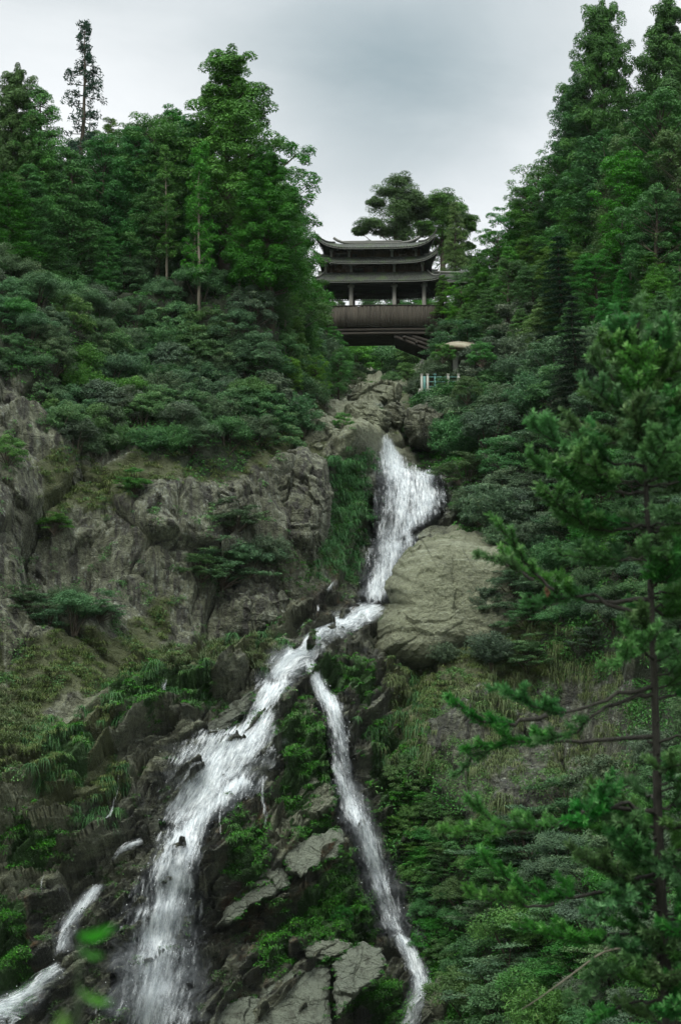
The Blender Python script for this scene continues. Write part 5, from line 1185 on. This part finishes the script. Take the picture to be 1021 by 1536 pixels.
# leader shoot and the crown: whorls of upswept branches
fir_branch([tpx(560), tpx(500), fp(955, 449)], .0, .10, RS(1), r0=.007, gap=.05, sub=False)
rgF = RS(12)
for k, (v, L, up) in enumerate([(522, .16, 1.1), (550, .22, .95), (585, .34, .75), (625, .42, .6), (675, .50, .45), (730, .52, .30), (790, .48, .15), (840, .45, .05)]):
    nb = 6; a0 = rgF.uniform(0, 6.28)
    for j in range(nb):
        a = a0 + j * 6.28 / nb + rgF.normal(0, .2); l_ = L * rgF.uniform(.8, 1.15) * (1 if math.cos(a) < 0 else 1.15)
        d = np.array([math.cos(a), math.sin(a) * .8, 0]); base = tpx(v)
        fir_branch([base, base + d * l_ * .5 + np.array([0, 0, up * l_ * .22]), base + d * l_ + np.array([0, 0, up * l_ * .75])], .12 if v < 700 else .3, .12 + .06 * min(1, L / .4), RS(100 + k * 10 + j), r0=.006, gap=.075, sub=v > 640)
# the long branches, each traced from the photograph
BR = [  # path, foliage start, twig length
 ([(967, 700), (900, 690), (840, 672), (800, 640)], .25, .20, 0), ([(968, 740), (900, 742), (850, 715), (800, 700)], .25, .22, .15), ([(970, 790), (900, 800), (850, 770), (815, 735)], .3, .2, -.15),
 ([(975, 900), (910, 905), (860, 892), (800, 868), (752, 830)], .42, .17, 0), ([(830, 885), (790, 850), (765, 810), (742, 778)], .2, .10, .02), ([(800, 870), (770, 850), (735, 838), (712, 832)], .2, .10, -.05), ([(975, 925), (930, 918), (890, 890), (830, 900), (780, 905)], .5, .15, .2),
 ([(981, 1028), (930, 1040), (880, 1062), (830, 1075), (790, 1055), (745, 1030)], .55, .15, 0), ([(820, 1072), (770, 1085), (720, 1085), (690, 1060), (668, 1045)], .3, .13, .05), ([(983, 1040), (930, 1050), (890, 1075), (850, 1105), (800, 1110)], .55, .13, -.2), ([(985, 1105), (920, 1108), (860, 1115), (800, 1110), (740, 1120), (690, 1125)], .5, .15, .1), ([(760, 1110), (720, 1135), (700, 1150), (680, 1165)], .3, .10, .1),
 ([(985, 1215), (920, 1210), (870, 1222), (800, 1248), (750, 1240), (700, 1200)], .5, .15, 0), ([(800, 1248), (750, 1250), (700, 1248), (665, 1245)], .3, .12, .06), ([(985, 1220), (930, 1205), (900, 1215), (870, 1240), (850, 1230)], .45, .17, -.3), ([(860, 1225), (880, 1215), (900, 1200), (925, 1192)], .2, .16, -.25),
 ([(988, 1310), (920, 1330), (860, 1352), (800, 1345), (760, 1320), (725, 1290)], .45, .16, 0), ([(830, 1355), (780, 1360), (740, 1345), (700, 1340)], .3, .13, .05), ([(990, 1330), (940, 1320), (900, 1300), (870, 1290)], .3, .18, -.25), ([(988, 1300), (950, 1280), (930, 1260)], .2, .18, -.3),
 ([(993, 1400), (930, 1400), (880, 1415), (830, 1405), (790, 1390)], .4, .17, .1), ([(995, 1430), (950, 1440), (900, 1470), (860, 1500)], .4, .17, -.15), ([(1000, 1500), (950, 1500), (900, 1530), (850, 1560)], .45, .17, .2), ([(992, 1370), (950, 1350), (920, 1355), (890, 1380)], .35, .16, -.4),
 # right half, partly cut by the frame
 ([(976, 915), (1010, 925), (1050, 900)], .25, .2, 0), ([(977, 950), (1000, 960), (1030, 1000)], .2, .2, -.25), ([(980, 990), (960, 970), (940, 985), (920, 1000)], .25, .16, -.35), ([(982, 1050), (1020, 1040), (1070, 1020)], .4, .2, .2), ([(984, 1110), (1020, 1105), (1080, 1100)], .5, .2, -.1), ([(985, 1160), (1010, 1150), (1050, 1130)], .3, .2, -.3),
 ([(987, 1250), (1020, 1240), (1070, 1230)], .25, .2, -.2), ([(988, 1290), (1010, 1300), (1040, 1330)], .2, .2, -.35), ([(992, 1380), (1030, 1370), (1080, 1350)], .2, .22, .1), ([(996, 1440), (1030, 1440), (1080, 1430)], .2, .2, -.2), ([(1000, 1510), (1030, 1500), (1080, 1480)], .2, .2, -.2), ([(976, 880), (1000, 870), (1040, 840)], .2, .2, -.2),
 ([(968, 720), (1000, 715), (1060, 690)], .2, .22, .1), ([(964, 650), (1000, 630), (1050, 590)], .2, .22, -.1), ([(960, 590), (990, 560), (1012, 520)], .2, .15, .1), ([(971, 800), (1010, 790), (1060, 760)], .2, .2, .2)]
for k, (pp, st, tl, dy) in enumerate(BR):
    n_ = len(pp)
    if dy == 0: dy = .35 * math.sin(k * 2.4)
    pts = [fp(u, v, dy * (i / (n_ - 1)) ** .8 if not (pp[0][0] < 940) else dy) for i, (u, v) in enumerate(pp)]
    fir_branch(pts, st, tl, RS(500 + k), r0=.015 if n_ > 4 else .010)
for k in range(58):
    v = (850 + 20.5 * k) if k < 34 else 1190 + (k - 34) * 15 + rgF.uniform(-8, 8)
    if 1040 < v < 1150: continue
    a = rgF.uniform(0, 6.28); l_ = rgF.uniform(.26, .52); base = np.array([np.interp(v, [930, 1030, 1130, 1230, 1330, 1430, 1536], TR[6:13, c]) for c in range(3)])
    if v < 930: base = tpx(v)
    if math.cos(a) < 0 and v < 1180: l_ *= .55
    d = np.array([math.cos(a), math.sin(a) * .8, 0]); fir_branch([base, base + d * l_ * .5 + np.array([0, 0, .03]), base + d * l_ + np.array([0, 0, .10])], .22, .15, RS(800 + k), r0=.007, gap=.06)
# lowest boughs under the picture edge
for k in range(16):
    a = k * 2.4; base = TR[13] + (TR[14] - TR[13]) * (k / 16); fir_branch([base, base + np.array([math.cos(a) * .5, math.sin(a) * .5, .05]), base + np.array([math.cos(a), math.sin(a), -.05])], .35, .2, RS(700 + k))
# dry rust coloured shoot on the long branch
t = NT('dry_needles'); t.m = t.out(t.pbsdf(Base_Color=(.13, .06, .03, 1), Roughness=.7))
p_ = fp(818, 880, .0); co, f_, tn = needles([smooth_path([p_, p_ + np.array([.01, -.02, -.05])], 4)], RS(3), L=.02, dens=1200)
link('dry_shoot', np_mesh('dry_shoot', co - TR[-1], f_), t.m, fir)['label'] = 'rust brown dry shoot among green needles'
# bare forked twig in front of the lower bushes
b = MB(); q = smooth_path([fp(1035, 1462, .6), fp(985, 1448, .6), fp(945, 1420, .6), fp(905, 1425, .6), fp(870, 1452, .6), fp(835, 1478, .6), fp(805, 1500, .6), fp(782, 1514, .6)], 22); b.tube(q, np.linspace(.009, .003, 22), 6)
q2 = smooth_path([fp(905, 1425, .6), fp(930, 1408, .6), fp(960, 1400, .6)], 8); b.tube(q2, np.linspace(.005, .002, 8), 5)
q3 = smooth_path([fp(1035, 1462, .6), fp(1060, 1600, .6), fp(1070, 1800, .6), fp(1072, 2050, .6)], 12); b.tube(q3, np.linspace(.009, .016, 12), 6)
tag(b.build('bare_twig', M['palebark'], None, True), 'bare pale forked twig reaching left below the fir boughs', 'twig')

# out of focus leafy shoots at the lower left
def leaf_shoot(label, base, tips, dd):
    e = empty('leafy_shoot', base); tag(e, label, 'shoot'); b = MB()
    for k, (u0, v0, u1, v1, w_) in enumerate(tips):
        a_ = at(u0, v0, dd) - base; t_ = at(u1, v1, dd - .08) - base; ax = unit(t_ - a_); L = np.linalg.norm(t_ - a_)
        sd_ = unit(np.cross(ax, [0, 1.0, .35])); nn = np.cross(sd_, ax); co, fs = [], []
        n_ = 12
        for i in range(n_ + 1):
            q = i / n_; ww = w_ * dd / FPX * .5 * math.sin(PI * min(1, q ** .8 * .98 + .02)) ** .7; c_ = a_ + ax * L * q - nn * .10 * L * math.sin(q * PI)
            for s_ in (-1, -.5, 0, .5, 1): co.append(c_ + sd_ * ww * s_ + nn * abs(s_) * ww * .35)
        for i in range(n_):
            for j in range(4): fs.append([i * 5 + j, i * 5 + j + 1, i * 5 + j + 6, i * 5 + j + 5])
        link('leaf', np_mesh('leaf', np.array(co), np.array(fs), {'tone': np.full(len(co), .35 + .2 * k)}, smooth=True), M['nearleaf'], e)
        b.tube(smooth_path([np.zeros(3), a_ * .6 + np.array([0, .02, 0]), a_], 8), np.linspace(.0010, .0006, 8), 5)
    b.build('stem', M['greenstem'], e, True)
t = NT('green_stem'); M['greenstem'] = t.out(t.pbsdf(Base_Color=(.03, .06, .02, 1), Roughness=.6))
leaf_shoot('pair of blurred bright green leaves near the lower left waterfall', at(92, 1780, 1.9), [(118, 1405, 174, 1387, 20), (122, 1418, 156, 1432, 18)], 1.9)
leaf_shoot('blurred bright green leaf pointing down right above the bottom edge', at(108, 1780, 1.8), [(120, 1480, 170, 1503, 20)], 1.8)
leaf_shoot('blurred green leaf tip peeking over the bottom edge', at(90, 1780, 1.7), [(88, 1590, 98, 1514, 34)], 1.7)
HAZE = .00004
# ------------------------------------------------------------------ sky and light
SUN_EL, SUN_AZ = math.radians(52), math.radians(200)
w = bpy.data.worlds.new('World'); SC.world = w; w.use_nodes = True
nt = w.node_tree; nt.nodes.clear()
class WT(NT):
    def __init__(s, tree): s.t = tree
t = WT(nt)
sky = t.n('ShaderNodeTexSky', sky_type='NISHITA', sun_disc=False, sun_elevation=SUN_EL, sun_rotation=SUN_AZ, altitude=600, air_density=1, dust_density=2, ozone_density=1)
gen = t.n('ShaderNodeTexCoord').outputs['Generated']
sep = t.n('ShaderNodeSeparateXYZ', i={0: gen})
zz = sep.outputs[2]
# cloud layer: directions projected on a flat deck overhead
den = t.math('MAXIMUM', t.math('ADD', zz, .12), .02)
cv = t.n('ShaderNodeCombineXYZ', i={0: t.math('DIVIDE', sep.outputs[0], den), 1: t.math('DIVIDE', sep.outputs[1], den), 2: 0.0}).outputs[0]
cn = t.noise(cv, 1.1, 5, .5, .3)
cb = t.noise(cv, .45, 2, .5)
# bright low band, a darker blue-grey patch higher up ahead
hi = t.ramp(zz, .22, .40)
dx = t.math('SUBTRACT', sep.outputs[0], .035); dz = t.math('SUBTRACT', zz, .36)
patch = t.math('POWER', 2.718, t.math('MULTIPLY', -1.0, t.math('ADD', t.math('MULTIPLY', t.math('MULTIPLY', dx, dx), 130), t.math('MULTIPLY', t.math('MULTIPLY', dz, dz), 260))))
dark = t.math('ADD', t.math('MULTIPLY', patch, .78), t.math('MULTIPLY', hi, t.ramp(cn, .35, .65, .0, .5)), clamp=True)
cf = t.noise(cv, 2.6, 6, .6, .6)
cloud = t.mix(dark, t.mix(t.ramp(cf, .35, .65), (.58, .595, .60), (.67, .68, .685)), t.mix(t.ramp(cf, .35, .65), (.19, .245, .265), (.26, .31, .33)))
cloud = t.mix(t.ramp(zz, .42, .92), cloud, (2.0, 2.06, 2.08))        # overcast skies are brightest overhead
cs = t.mix(1.0, cloud, (10, 10, 10), 'MULTIPLY')
full = t.mix(.94, sky.outputs[0], cs)
bg = t.n('ShaderNodeBackground', i={'Color': full, 'Strength': .1})
wo = t.n('ShaderNodeOutputWorld'); t.t.links.new(bg.outputs[0], wo.inputs['Surface'])
sd = bpy.data.lights.new('sun', 'SUN'); so = bpy.data.objects.new('sun', sd); C.objects.link(so)
sd.energy = 1.5; sd.angle = math.radians(25); sd.color = (1, .985, .90)
dirv = Vector((math.sin(SUN_AZ) * math.cos(SUN_EL), math.cos(SUN_AZ) * math.cos(SUN_EL), math.sin(SUN_EL)))
so.rotation_euler = dirv.to_track_quat('Z', 'Y').to_euler()
# thin valley air
t = NT('air'); vol = t.n('ShaderNodeVolumePrincipled', i={'Color': (.80, .92, .90, 1), 'Density': HAZE, 'Anisotropy': .2})
o_ = t.n('ShaderNodeOutputMaterial'); t.t.links.new(vol.outputs[0], o_.inputs['Volume'])
hz = MB(); hz.box((0, 0, 52), (5400, 5400, 168)); o = hz.build('haze', t.m); tag(o, kind='stuff')
SC.cycles.max_bounces = 4; SC.cycles.diffuse_bounces = 2; SC.cycles.glossy_bounces = 2; SC.cycles.transmission_bounces = 3
SC.cycles.transparent_max_bounces = 10; SC.cycles.volume_bounces = 0
SC.cycles.use_denoising = True
